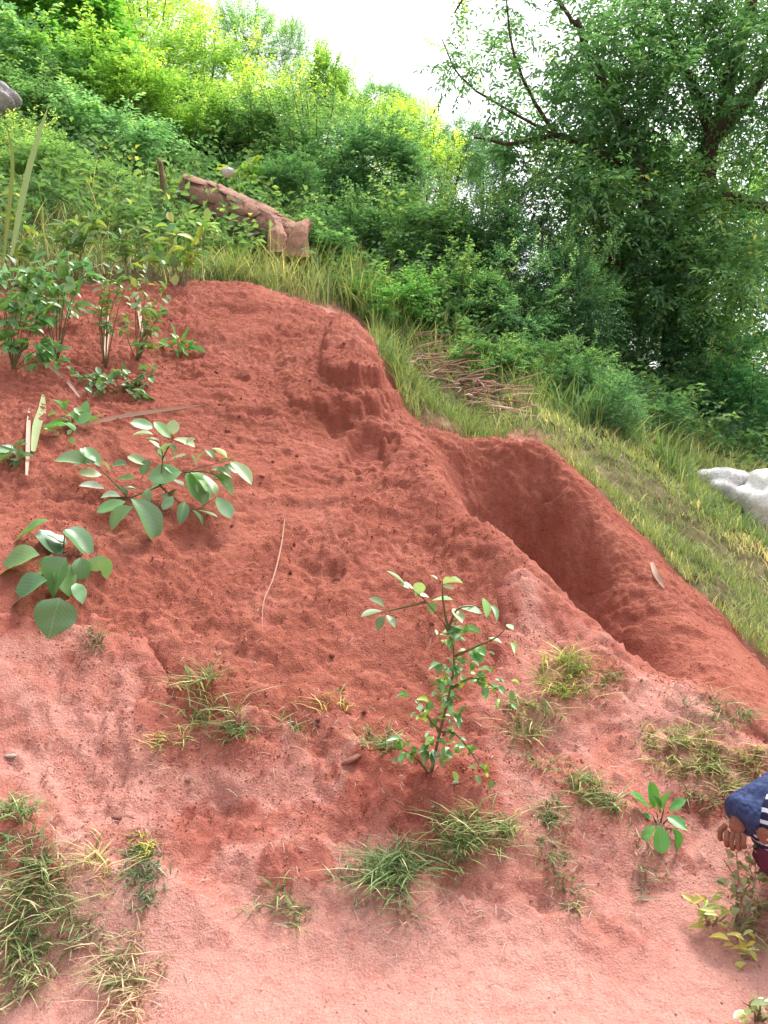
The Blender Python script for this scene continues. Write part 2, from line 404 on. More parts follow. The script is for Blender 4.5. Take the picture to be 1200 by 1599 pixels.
def mound_detail(x, y):
    z0 = fast_z(x, y); yy = y + z0 * 0.9                       # run the noise along the slope
    big = (fbm(x * 1.4 + 11, yy * 1.4, 41, 3) - 0.5) * 0.10
    med = (fbm(x * 5.5, yy * 4.5, 45, 4, 0.55) - 0.5) * 0.045
    wx = x + (vnoise(x * 9, yy * 9, 63) - 0.5) * 0.05; wy = yy + (vnoise(x * 9 + 40, yy * 9, 64) - 0.5) * 0.05
    xr, yr = wx * 0.83 + wy * 0.56, wy * 0.83 - wx * 0.56
    b1 = np.abs(vnoise(xr * 13, yr * 13, 51) - 0.5) * 2         # rounded crumbs with sharp creases
    b2 = np.abs(vnoise(yr * 27 + 9, xr * 27, 61) - 0.5) * 2
    b3 = np.abs(vnoise(xr * 52 + 9, yr * 52, 67) - 0.5) * 2
    lump = (b1 - 0.4) * 0.012 + (b2 - 0.4) * 0.020 + (b3 - 0.4) * 0.015
    patch = sstep(0.34, 0.58, fbm(x * 2.2 + 2, y * 2.2 + 9, 71, 3))
    dent = 0
    for (dx, dy, rx_, ry_, dp_) in DENTS:
        rn = np.hypot((x - dx) / rx_, (y - dy) / ry_) + (vnoise(x * 14, yy * 14, 73) - 0.5) * 0.6
        dent = dent - 0.75 * dp_ * sstep(1.05, 0.6, rn)
    for (dx, dy, rx_, ry_, dp_) in RISES:                       # the shelf on top ends in a short crumbly step
        rn = np.hypot((x - dx) / rx_, (y - dy) / ry_) + (fbm(x * 6, yy * 6, 75, 4, 0.6) - 0.5) * 0.5
        dent = dent + dp_ * sstep(1.04, 0.93, rn) * sstep(dx - 0.50, dx + 0.05, x)
    led = fbm(x * 3.1 + 5, yy * 3.8, 77, 4)                     # small slumped ledges
    ledge = sstep(0.53, 0.545, led) * 0.018 + sstep(0.44, 0.455, led) * 0.016 - 0.02
    return big + med + lump * (0.45 + 0.7 * patch) + dent + ledge
def smooth_zone(x, y):
    """the freshly cut trench wall and its lip are smoother"""
    return sstep(0.55, 1.2, x) * sstep(2.9, 3.5, y)

def axis(lo, hi, step, far_lo, far_hi, g=1.13):
    a = list(np.arange(lo, hi + 1e-9, step)); s = step; v = hi
    while v < far_hi: s *= g; v += s; a.append(v)
    s = step; v = lo; pre = []
    while v > far_lo: s *= g; v -= s; pre.append(v)
    return np.array(pre[::-1] + a)
gx = axis(-2.3, 2.3, 0.0125, -420, 420); gy = np.unique(np.round(np.r_[axis(1.7, 3.7, 0.0105, -400, 3.7), axis(3.7, 6.6, 0.03, 3.7, 520)], 5))
GX, GY = np.meshgrid(gx, gy); 
Z0 = fast_z(GX, GY)
rag = (fbm(GX * 5, GY * 5, 81, 4) - 0.5) * 0.28
SDM = poly_sd(GX, GY, MP) + rag
VEGP = []
for (a, b) in ((-300,470),(0,440),(150,440),(300,440),(400,455),(520,478),(590,520),(606,600),(650,655),(800,692),(900,735),(965,815),(1060,922),(1200,1050)):
    q = G(a, b, 4.6); VEGP.append((q.x + 0.0, q.y + 0.10))
VEGP += [(4, 4.6), (60, 20), (60, 90), (-60, 90), (-60, 5.5)]
VEGP = np.array(VEGP)
vegsd = poly_sd(GX, GY, VEGP) + (fbm(GX * 3, GY * 3, 91, 4) - 0.5) * 0.3 + 0.1 + 0.35 * sstep(-0.8, -1.4, GX)
farm = sstep(5.5, 9, np.hypot(GX, GY - 2.5))
veg = np.clip(np.maximum(sstep(-0.1, 0.35, vegsd), np.maximum(farm * sstep(3.5, 7, np.abs(GX)) * 0.9, sstep(8, 14, np.hypot(GX, GY)))), 0, 1)
ZG = Z0 + packed_detail(GX, GY) - 0.10 * sstep(0.0, 0.25, SDM) - 0.14 * sstep(0.15, 0.4, SDM) - 0.12 * sstep(-0.35, -0.05, SDM) * sstep(3.9, 4.3, GY)
ZG += veg * (fbm(GX * 0.5, GY * 0.5, 95, 4) - 0.5) * 0.15
ZG += sstep(60, 400, np.hypot(GX, GY)) * 45
# patches where loose red soil has been trodden over the packed ground
dug = sstep(-0.16, 0.02, SDM - 0.06 + (fbm(GX * 9, GY * 9, 83, 4) - 0.5) * 0.4) * 0.8
for (a_, b_, rx_, ry_, k_) in ((650,1235,.30,.16,1),(360,1305,.22,.07,.8),(470,1370,.14,.06,.8),(20,1335,.16,.09,.8),(700,1290,.25,.10,.8),(330,1190,.2,.08,.7),(975,1490,.12,.10,.3),(800,1400,.2,.06,.4),(540,1290,.2,.06,.7),(900,1250,.15,.1,.5),(1090,1260,.25,.07,.7),(200,1340,.2,.05,.5)):
    q_ = G(a_, b_); rn = np.hypot((GX - q_.x) / rx_, (GY - q_.y) / ry_) + (fbm(GX * 8, GY * 8, 85, 5, 0.6) - 0.5) * 1.6
    dug = np.maximum(dug, k_ * sstep(1.05, 0.75, rn))
ZG += dug * (np.abs(vnoise(GX * 26, GY * 26, 87) - 0.5) * 0.03 - 0.006) * (SDM < 0)
worn = sstep(2.62, 2.25, GY + (fbm(GX * 2, GY * 2, 97, 3) - 0.5) * 0.5)
ny, nx = GX.shape
idx = np.arange(nx * ny).reshape(ny, nx)
quads = np.stack([idx[:-1, :-1], idx[:-1, 1:], idx[1:, 1:], idx[1:, :-1]], -1).reshape(-1, 4)
hill_me = make_mesh('hillside', np.stack([GX, GY, ZG], -1).reshape(-1, 3), [quads], {'veg': veg.ravel(), 'worn': worn.ravel(), 'dug': dug.ravel()})
hill = obj('hillside_ground', hill_me, M['packed'], kind='structure')

# ------------------------------------------------------------------ the heap of loose soil
def mound_z(x, y, sd):
    s = smooth_zone(x, y)
    return fast_z(x, y) + mound_detail(x, y) * (1 - 0.25 * s) + 0.035 * sstep(0.02, 0.2, sd) - 0.09 * sstep(0.03, -0.10, sd)
st = 0.0105
mx = np.arange(-3.0, 2.6, st); my = np.r_[np.arange(2.5, 4.25, st), np.arange(4.25, 5.15, 0.0062), np.arange(5.15, 6.75, 0.012)]
MX, MY = np.meshgrid(mx, my)
ragm = (fbm(MX * 5, MY * 5, 81, 4) - 0.5) * 0.28
SD = poly_sd(MX, MY, MP) + ragm
MZ = mound_z(MX, MY, SD)
keep = SD > -0.07
kq = keep[:-1, :-1] & keep[:-1, 1:] & keep[1:, 1:] & keep[1:, :-1]
ny, nx = MX.shape; idx = np.arange(nx * ny).reshape(ny, nx)
quads = np.stack([idx[:-1, :-1], idx[:-1, 1:], idx[1:, 1:], idx[1:, :-1]], -1)[kq]
used = np.unique(quads); remap = np.full(nx * ny, -1); remap[used] = np.arange(len(used))
mv = np.stack([MX, MY, MZ], -1).reshape(-1, 3)[used]
pale = sstep(0.34, 0.02, SD) * sstep(0.25, 0.8, MX) * sstep(4.3, 3.9, MY) * 0.9 + sstep(0.12, -0.03, SD) * 0.45
mound_me = make_mesh('soil_mound', mv, [remap[quads]], {'pale': np.clip(pale, 0, 1).ravel()[used]})
mound = obj('soil_mound', mound_me, M['loose'])
tag(mound, 'large heap of loose crumbly red soil with a trench cut into its right side', 'soil heap')

def lump_mesh(name, seed, sub=1):
    import bmesh
    bm = bmesh.new(); bmesh.ops.create_icosphere(bm, subdivisions=sub, radius=1.0)
    r = random.Random(seed); sx, sy, sz = r.uniform(.8, 1.2), r.uniform(.7, 1.0), r.uniform(.55, .85)
    for v in bm.verts:
        k = r.uniform(0.78, 1.18); v.co = Vector((v.co.x * sx * k, v.co.y * sy * k, v.co.z * sz * k))
    me = bpy.data.meshes.new(name); bm.to_mesh(me); bm.free()
    return me
lumps = [lump_mesh('soil_clod', 100 + i, 2) for i in range(5)]
for me in lumps:
    me.materials.append(M['loose']); me.polygons.foreach_set('use_smooth', np.ones(len(me.polygons), bool))
def surf_z(x, y):
    x = np.atleast_1d(np.asarray(x, float)); y = np.atleast_1d(np.asarray(y, float))
    sd = poly_sd(x, y, MP) + (fbm(x * 5, y * 5, 81, 4) - 0.5) * 0.28
    zm = mound_z(x, y, sd); zg = fast_z(x, y) + packed_detail(x, y) - 0.10 * sstep(0.0, 0.25, sd)
    return np.where(sd > -0.05, np.maximum(zm, zg), zg)
def S(px, py, dmin=1.6, lift=0.0):
    """point of the finished surface (with its bumps) near a photo pixel"""
    q = G(px, py, dmin)
    for _ in range(3):
        z = float(surf_z(q.x, q.y)[0]); dz = z - q.z
        v = (q - CAM); q = Vector((q.x, q.y, z))
        # slide along the view ray so the point stays at the pixel
        n = gnorm(q.x, q.y); ray = (P(px, py, 1.0) - CAM).normalized()
        t = (q - CAM).dot(n) / max(1e-3, -ray.dot(n)) * -1
        q2 = CAM + ray * t
        q = Vector((q2.x, q2.y, float(surf_z(q2.x, q2.y)[0])))
    q.z += lift
    return q
n = 0; tries = 0
while n < 60 and tries < 5000:
    tries += 1
    px, py = random.uniform(20, 1000), random.uniform(500, 1150)
    q = G(px, py)
    sd = float(poly_sd(np.array([q.x]), np.array([q.y]), MP)[0])
    if sd < -0.02 or (q.x > 0.7 and random.random() < 0.75): continue
    r = random.choice((0.007, 0.009, 0.010, 0.012, 0.014, 0.020))
    z = float(surf_z(q.x, q.y)[0])
    c = obj('soil_clod', lumps[n % 5], None, mound, (q.x, q.y, z - r * 0.25))
    c.rotation_euler = (random.uniform(0, 6), random.uniform(0, 6), random.uniform(0, 6)); c.scale = (r, r, r); n += 1
# the countless small crumbs: one joined part
def crumbs(name, n, boxpx, sizes, mat, seed, parent=None, cond=None):
    rg = np.random.default_rng(seed)
    x0, x1, y0, y1 = boxpx
    X = rg.uniform(x0, x1, n * 3); Y = rg.uniform(y0, y1, n * 3)
    sd = poly_sd(X, Y, MP) + (fbm(X * 5, Y * 5, 81, 4) - 0.5) * 0.28
    dens = fbm(X * 2.2 + 2, Y * 2.2 + 9, 71, 3)
    ok = cond(X, Y, sd, dens, rg); X, Y = X[ok][:n], Y[ok][:n]; n = len(X)
    Z = surf_z(X, Y)
    r = sizes[0] + (sizes[1] - sizes[0]) * rg.random(n) ** 3
    base = np.array([(1,0,0),(-1,0,0),(0,1,0),(0,-1,0),(0,0,1),(0,0,-1)], float)
    tri = np.array([(0,2,4),(2,1,4),(1,3,4),(3,0,4),(2,0,5),(1,2,5),(3,1,5),(0,3,5)])
    V = base[None] * (r[:, None, None]) * rg.uniform(0.6, 1.25, (n, 6, 1))
    an = rg.uniform(0, 6.28, n); ca, sa = np.cos(an), np.sin(an)
    vx = V[..., 0] * ca[:, None] - V[..., 1] * sa[:, None]; vy = V[..., 0] * sa[:, None] + V[..., 1] * ca[:, None]
    til = rg.uniform(-0.7, 0.7, n); vz = V[..., 2] + vx * til[:, None]
    V = np.stack([vx + X[:, None], vy + Y[:, None], vz + (Z + r * 0.15)[:, None]], -1).reshape(-1, 3)
    T = (tri[None] + (np.arange(n) * 6)[:, None, None]).reshape(-1, 3)
    return obj(name, make_mesh(name, V, [T], None, False), mat, parent, kind='stuff')
crumbs('soil_crumbs', 20000, (-3.0, 2.4, 2.6, 6.4), (0.002, 0.0065), M['loose'], 5, mound,
       lambda X, Y, sd, de, rg: (sd > -0.08) & (rg.random(len(X)) < np.where(X > 0.75, 0.25, 0.35 + 0.65 * sstep(0.36, 0.58, de))))
crumbs('ground_crumbs', 15000, (-2.2, 2.2, 1.9, 3.6), (0.0015, 0.006), M['packed'], 6, hill,
       lambda X, Y, sd, de, rg: (sd < 0.0) & ((Y > 2.45) | (rg.random(len(X)) < 0.12)) & (rg.random(len(X)) < sstep(-0.5, 0.0, sd) * 0.6 + 0.05 + 0.5 * sstep(0.5, 0.62, fbm(X * 3.3, Y * 3.3, 88, 4))))

# ------------------------------------------------------------------ foliage builders
def leaf_cards(mb, B, D, Nn, L, W, tint, fold=0.25):
    """many small folded leaves: base points B, directions D, normals Nn, lengths L, widths W"""
    n = len(B)
    D = D / (np.linalg.norm(D, axis=1, keepdims=True) + 1e-9)
    Sd = np.cross(D, Nn); Sd /= (np.linalg.norm(Sd, axis=1, keepdims=True) + 1e-9)
    Nr = np.cross(Sd, D)
    L = L[:, None]; W = W[:, None]
    tip = B + D * L - Nr * L * 0.18
    m = B + D * L * 0.45
    l = m + Sd * W * 0.5 + Nr * W * fold; r = m - Sd * W * 0.5 + Nr * W * fold
    V = np.stack([B, l, tip, r], 1).reshape(-1, 3)
    k = (np.arange(n) * 4)[:, None]
    T = np.concatenate([k + np.array([[0, 2, 1]]), k + np.array([[0, 3, 2]])])
    mb.add(V, None, T, np.repeat(tint, 4))

def rand_dirs(rg, n, up=0.0):
    v = rg.normal(size=(n, 3)); v /= np.linalg.norm(v, axis=1, keepdims=True); v[:, 2] += up
    return v / np.linalg.norm(v, axis=1, keepdims=True)

def twigs(mb, rg, base, dirs, length, nl, leafL, leafW, tint0, droop=0.3, pinnate=True, jit=0.22):
    """leafy shoots: each has nl leaves in two rows along a drooping stem"""
    n = len(base)
    side = np.cross(dirs, np.array([0, 0, 1.0])); side /= (np.linalg.norm(side, axis=1, keepdims=True) + 1e-6)
    Bs, Ds, Ns, Ls, Ws, Ts = [], [], [], [], [], []
    tw = tint0 + rg.normal(0, 0.13, n)
    for k in range(nl):
        f = (k + 0.6) / nl
        p = base + dirs * (length * f)[:, None]; p[:, 2] -= droop * length * f * f
        sgn = 1 if k % 2 else -1
        ax = dirs.copy(); ax[:, 2] -= 2 * droop * f
        d = ax * (0.55 if pinnate else 0.4) + side * sgn * rg.uniform(0.7, 1.1, n)[:, None] + rg.normal(0, jit, (n, 3)); d[:, 2] -= 0.15
        if k == nl - 1: d = ax + rg.normal(0, jit, (n, 3))
        nn = np.cross(side, ax); nn[nn[:, 2] < 0] *= -1; nn = nn + rg.normal(0, 0.35, (n, 3))
        Bs.append(p); Ds.append(d); Ns.append(nn)
        Ls.append(leafL * rg.uniform(0.65, 1.2, n) * (1 - 0.3 * abs(f - 0.5))); Ws.append(leafW * rg.uniform(0.7, 1.15, n))
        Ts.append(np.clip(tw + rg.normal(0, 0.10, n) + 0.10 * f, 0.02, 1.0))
    leaf_cards(mb, np.concatenate(Bs), np.concatenate(Ds), np.concatenate(Ns), np.concatenate(Ls), np.concatenate(Ws), np.concatenate(Ts))

def shrub_meshes(seed, nclump=46, ntw=26, nl=9, leafL=0.062, leafW=0.030, tl=0.26, shoots=10, flat=0.85, tint=0.42, spread=0.27):
    """a crown about 1 m in radius centred at 1 m height, and the woody skeleton beneath it"""
    rg = np.random.default_rng(seed); mb = MB(); wood = MB()
    cs = []
    while len(cs) < nclump:
        v = rg.normal(size=3); v /= np.linalg.norm(v); rr = rg.uniform(0.35, 1.0) ** 0.55
        lob = 0.72 + 0.5 * rg.random() * (0.5 + 0.5 * math.sin(3 * math.atan2(v[1], v[0]) + seed))
        c = v * rr * lob; c[2] = c[2] * flat + 1.0
        if c[2] < 0.12: continue
        cs.append(c)
    for c in cs:
        r = spread * rg.uniform(0.7, 1.25)
        u = rand_dirs(rg, ntw, 0.25); out = c - np.array([0, 0, 0.7]); out /= np.linalg.norm(out) + 1e-6
        dirs = u * 0.8 + out * 0.7; dirs /= np.linalg.norm(dirs, axis=1, keepdims=True)
        base = c + u * r * rg.random((ntw, 1)) ** 0.6 * 0.75
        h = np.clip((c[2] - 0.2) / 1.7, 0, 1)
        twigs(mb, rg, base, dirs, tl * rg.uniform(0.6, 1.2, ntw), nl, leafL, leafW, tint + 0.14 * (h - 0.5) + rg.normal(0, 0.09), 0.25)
    for _ in range(shoots):                                    # long wispy shoots above the crown
        an = rg.uniform(0, 6.28); q = rg.uniform(0.2, 0.9)
        b = np.array([math.cos(an) * q, math.sin(an) * q, 1.0 + 0.75 * math.sqrt(max(0, 1 - q * q)) * flat])
        d = np.array([math.cos(an) * 0.45, math.sin(an) * 0.45, 1.0]); d /= np.linalg.norm(d)
        ln = rg.uniform(0.25, 0.6)
        pts = [b - d * 0.3, b, b + d * ln * 0.5, b + d * ln]
        tube(wood, pts, [0.006, 0.005, 0.004, 0.002], 4)
        k = 7; base = np.array([b + d * ln * (i / k) for i in range(k)]); dd = rand_dirs(rg, k, 0.4) * 0.8 + d
        dd /= np.linalg.norm(dd, axis=1, keepdims=True)
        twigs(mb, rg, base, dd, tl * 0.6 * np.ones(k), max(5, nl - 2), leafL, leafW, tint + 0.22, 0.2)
    for i in range(5):
        an = rg.uniform(0, 6.28); f = np.array([math.cos(an), math.sin(an), 0])
        p0 = np.array([0, 0, -0.9]) + f * 0.06
        limbs = [p0, p0 + f * 0.12 + [0, 0, 0.7], f * 0.35 + [0, 0, 0.55], f * 0.55 + [0, 0, 1.2]]
        tube(wood, smooth_path(limbs, 8), np.linspace(0.028, 0.008, 8), 5)
        for c in cs[i::5][:6]:
            a = np.array(limbs[2]) if c[2] < 1.0 else np.array(limbs[2]) * 0.4 + np.array(limbs[3]) * 0.6
            mid = (a + c) / 2 + rg.normal(0, 0.05, 3)
            tube(wood, smooth_path([a, mid, c], 5), np.linspace(0.011, 0.003, 5), 4)
    return mb.mesh('shrub_crown'), wood.mesh('shrub_trunk')

SH = {}
SH['fine'] = [shrub_meshes(s, 60, 30, 9, 0.055, 0.026, 0.24, 10) for s in (1, 2)]
SH['mid'] = [shrub_meshes(s, 52, 26, 7, 0.085, 0.042, 0.28, 12, tint=0.45) for s in (3, 4)]
SH['broad'] = [shrub_meshes(s, 46, 22, 5, 0.13, 0.075, 0.28, 6, tint=0.4) for s in (5,)]
SH['loose'] = [shrub_meshes(s, 40, 20, 9, 0.075, 0.03, 0.34, 22, tint=0.5, spread=0.34) for s in (6, 7)]
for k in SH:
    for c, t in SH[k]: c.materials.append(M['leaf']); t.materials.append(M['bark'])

def shrub(name, px, py, d, rx, ry, kind, col, label, group, cat='shrub', depth=None, rot=None):
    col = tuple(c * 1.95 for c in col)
    """crown centred at pixel (px,py), d metres away, rx/ry half sizes in pixels; rooted on the ground below"""
    hit = G(px, py + ry * 0.75, 4.6); d = min(d, proj(hit)[2] + 0.3) if cat != 'tree' else d
    c = P(px, py, d); sx = 1.18 * rx / F_PX * d; sz = 1.12 * ry / F_PX * d
    g = gz(c.x, c.y); base = min(g, c.z - sz * 0.9)
    o = thing(name, label, cat, (c.x, c.y, base), group)
    v = SH[kind][random.randrange(len(SH[kind]))]
    rz = random.uniform(0, 6.28)
    for nm, me in (('crown', v[0]), ('trunk', v[1])):
        q = obj(nm, me, None, o, (0, 0, c.z - sz - base)); q.rotation_euler = (0, 0, rz)
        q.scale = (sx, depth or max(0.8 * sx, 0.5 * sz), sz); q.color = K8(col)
    return o

SUNNY = (1.9, 1.65, 1.0); YEL = (2.4, 1.9, 1.0); GRN = (1.0, 1.02, 0.95); BLUE = (0.98, 1.05, 1.15); DK = (0.8, 0.88, 0.92); PALE = (1.5, 1.5, 1.7); OLV = (1.6, 1.4, 1.2)  # SUNNY and YEL carry sunlight and distance haze in the leaf colour
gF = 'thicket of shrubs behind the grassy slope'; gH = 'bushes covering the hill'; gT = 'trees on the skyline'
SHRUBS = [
 # far, on the hilltop and skyline; haze painted in as paler leaf colours
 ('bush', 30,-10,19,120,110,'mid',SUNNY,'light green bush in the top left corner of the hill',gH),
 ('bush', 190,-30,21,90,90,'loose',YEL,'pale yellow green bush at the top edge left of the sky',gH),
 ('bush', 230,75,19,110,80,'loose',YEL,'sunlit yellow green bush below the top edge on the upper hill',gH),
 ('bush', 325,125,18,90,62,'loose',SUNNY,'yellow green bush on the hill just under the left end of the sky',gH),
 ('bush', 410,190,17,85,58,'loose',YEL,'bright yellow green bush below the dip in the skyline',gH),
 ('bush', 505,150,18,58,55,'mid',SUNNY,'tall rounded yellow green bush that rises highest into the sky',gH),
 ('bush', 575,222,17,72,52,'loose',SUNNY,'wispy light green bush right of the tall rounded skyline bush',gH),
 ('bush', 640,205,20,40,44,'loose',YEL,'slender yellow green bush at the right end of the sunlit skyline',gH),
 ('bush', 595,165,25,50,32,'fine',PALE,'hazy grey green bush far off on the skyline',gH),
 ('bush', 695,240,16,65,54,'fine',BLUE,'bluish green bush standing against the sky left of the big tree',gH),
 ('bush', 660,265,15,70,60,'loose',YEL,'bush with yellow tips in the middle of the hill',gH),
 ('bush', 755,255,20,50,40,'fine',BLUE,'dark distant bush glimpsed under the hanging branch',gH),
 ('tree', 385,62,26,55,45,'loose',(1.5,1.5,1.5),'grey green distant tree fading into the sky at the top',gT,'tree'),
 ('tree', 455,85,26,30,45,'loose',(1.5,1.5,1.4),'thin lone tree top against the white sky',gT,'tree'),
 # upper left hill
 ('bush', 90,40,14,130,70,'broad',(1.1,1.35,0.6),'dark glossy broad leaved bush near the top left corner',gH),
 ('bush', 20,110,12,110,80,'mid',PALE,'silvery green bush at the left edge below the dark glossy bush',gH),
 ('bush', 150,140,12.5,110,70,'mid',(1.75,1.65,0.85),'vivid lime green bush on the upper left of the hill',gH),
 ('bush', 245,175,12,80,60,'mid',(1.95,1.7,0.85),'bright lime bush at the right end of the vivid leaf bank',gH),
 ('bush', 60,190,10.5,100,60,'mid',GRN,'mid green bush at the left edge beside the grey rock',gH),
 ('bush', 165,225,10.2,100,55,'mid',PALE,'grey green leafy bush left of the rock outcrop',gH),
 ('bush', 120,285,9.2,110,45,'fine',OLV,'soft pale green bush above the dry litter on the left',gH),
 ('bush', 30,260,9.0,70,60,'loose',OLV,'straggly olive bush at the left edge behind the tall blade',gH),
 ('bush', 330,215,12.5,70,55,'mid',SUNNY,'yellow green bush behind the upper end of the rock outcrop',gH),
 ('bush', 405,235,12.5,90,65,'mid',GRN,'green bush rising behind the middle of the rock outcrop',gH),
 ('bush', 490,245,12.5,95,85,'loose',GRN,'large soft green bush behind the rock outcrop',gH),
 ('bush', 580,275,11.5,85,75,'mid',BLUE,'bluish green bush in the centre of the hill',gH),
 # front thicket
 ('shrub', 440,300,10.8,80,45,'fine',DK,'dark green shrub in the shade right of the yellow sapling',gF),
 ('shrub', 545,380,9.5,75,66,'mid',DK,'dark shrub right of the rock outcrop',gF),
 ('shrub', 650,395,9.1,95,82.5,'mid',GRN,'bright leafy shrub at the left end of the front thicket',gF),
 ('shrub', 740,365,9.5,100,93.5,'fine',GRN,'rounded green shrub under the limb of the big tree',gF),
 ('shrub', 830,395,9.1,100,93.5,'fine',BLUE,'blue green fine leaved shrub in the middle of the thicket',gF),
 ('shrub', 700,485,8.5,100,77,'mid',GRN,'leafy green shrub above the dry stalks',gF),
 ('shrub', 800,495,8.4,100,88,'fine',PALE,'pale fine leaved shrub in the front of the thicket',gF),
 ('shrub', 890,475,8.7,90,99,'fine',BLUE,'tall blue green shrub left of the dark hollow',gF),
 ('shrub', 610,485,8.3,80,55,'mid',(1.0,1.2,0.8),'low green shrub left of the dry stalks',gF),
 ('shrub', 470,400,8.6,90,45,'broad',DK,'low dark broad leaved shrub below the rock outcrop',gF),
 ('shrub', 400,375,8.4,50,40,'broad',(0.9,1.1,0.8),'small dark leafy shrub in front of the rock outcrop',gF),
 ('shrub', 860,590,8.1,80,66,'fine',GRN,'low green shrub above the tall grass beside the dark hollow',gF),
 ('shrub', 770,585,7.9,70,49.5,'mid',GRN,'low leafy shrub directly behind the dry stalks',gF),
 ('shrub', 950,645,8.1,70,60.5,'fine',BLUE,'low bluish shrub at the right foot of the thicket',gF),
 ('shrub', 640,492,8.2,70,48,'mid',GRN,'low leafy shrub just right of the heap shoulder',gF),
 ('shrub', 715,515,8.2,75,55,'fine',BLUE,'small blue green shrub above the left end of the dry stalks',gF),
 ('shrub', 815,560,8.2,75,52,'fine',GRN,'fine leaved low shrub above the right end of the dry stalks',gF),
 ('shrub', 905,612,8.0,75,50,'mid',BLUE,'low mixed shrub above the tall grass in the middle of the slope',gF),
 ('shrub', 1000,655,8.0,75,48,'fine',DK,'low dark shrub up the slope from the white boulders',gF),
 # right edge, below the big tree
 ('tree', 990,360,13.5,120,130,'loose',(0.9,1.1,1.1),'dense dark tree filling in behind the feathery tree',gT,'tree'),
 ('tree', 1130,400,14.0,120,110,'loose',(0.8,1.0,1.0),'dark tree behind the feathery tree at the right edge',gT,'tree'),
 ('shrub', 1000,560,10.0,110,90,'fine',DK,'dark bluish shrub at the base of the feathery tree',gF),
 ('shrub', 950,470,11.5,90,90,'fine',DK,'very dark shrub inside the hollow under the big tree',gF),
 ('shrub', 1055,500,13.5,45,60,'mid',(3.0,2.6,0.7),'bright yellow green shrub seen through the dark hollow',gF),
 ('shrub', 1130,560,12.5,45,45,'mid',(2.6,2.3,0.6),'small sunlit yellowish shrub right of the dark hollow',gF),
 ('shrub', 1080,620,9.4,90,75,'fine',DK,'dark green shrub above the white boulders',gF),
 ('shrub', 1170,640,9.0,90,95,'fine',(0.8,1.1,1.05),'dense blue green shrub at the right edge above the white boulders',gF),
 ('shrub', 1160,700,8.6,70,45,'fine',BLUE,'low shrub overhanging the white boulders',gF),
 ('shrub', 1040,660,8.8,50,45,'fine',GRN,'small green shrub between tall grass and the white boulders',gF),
]
for s in SHRUBS:
    shrub(*s[:9], s[9], *(s[10:] if len(s) > 10 else ()))

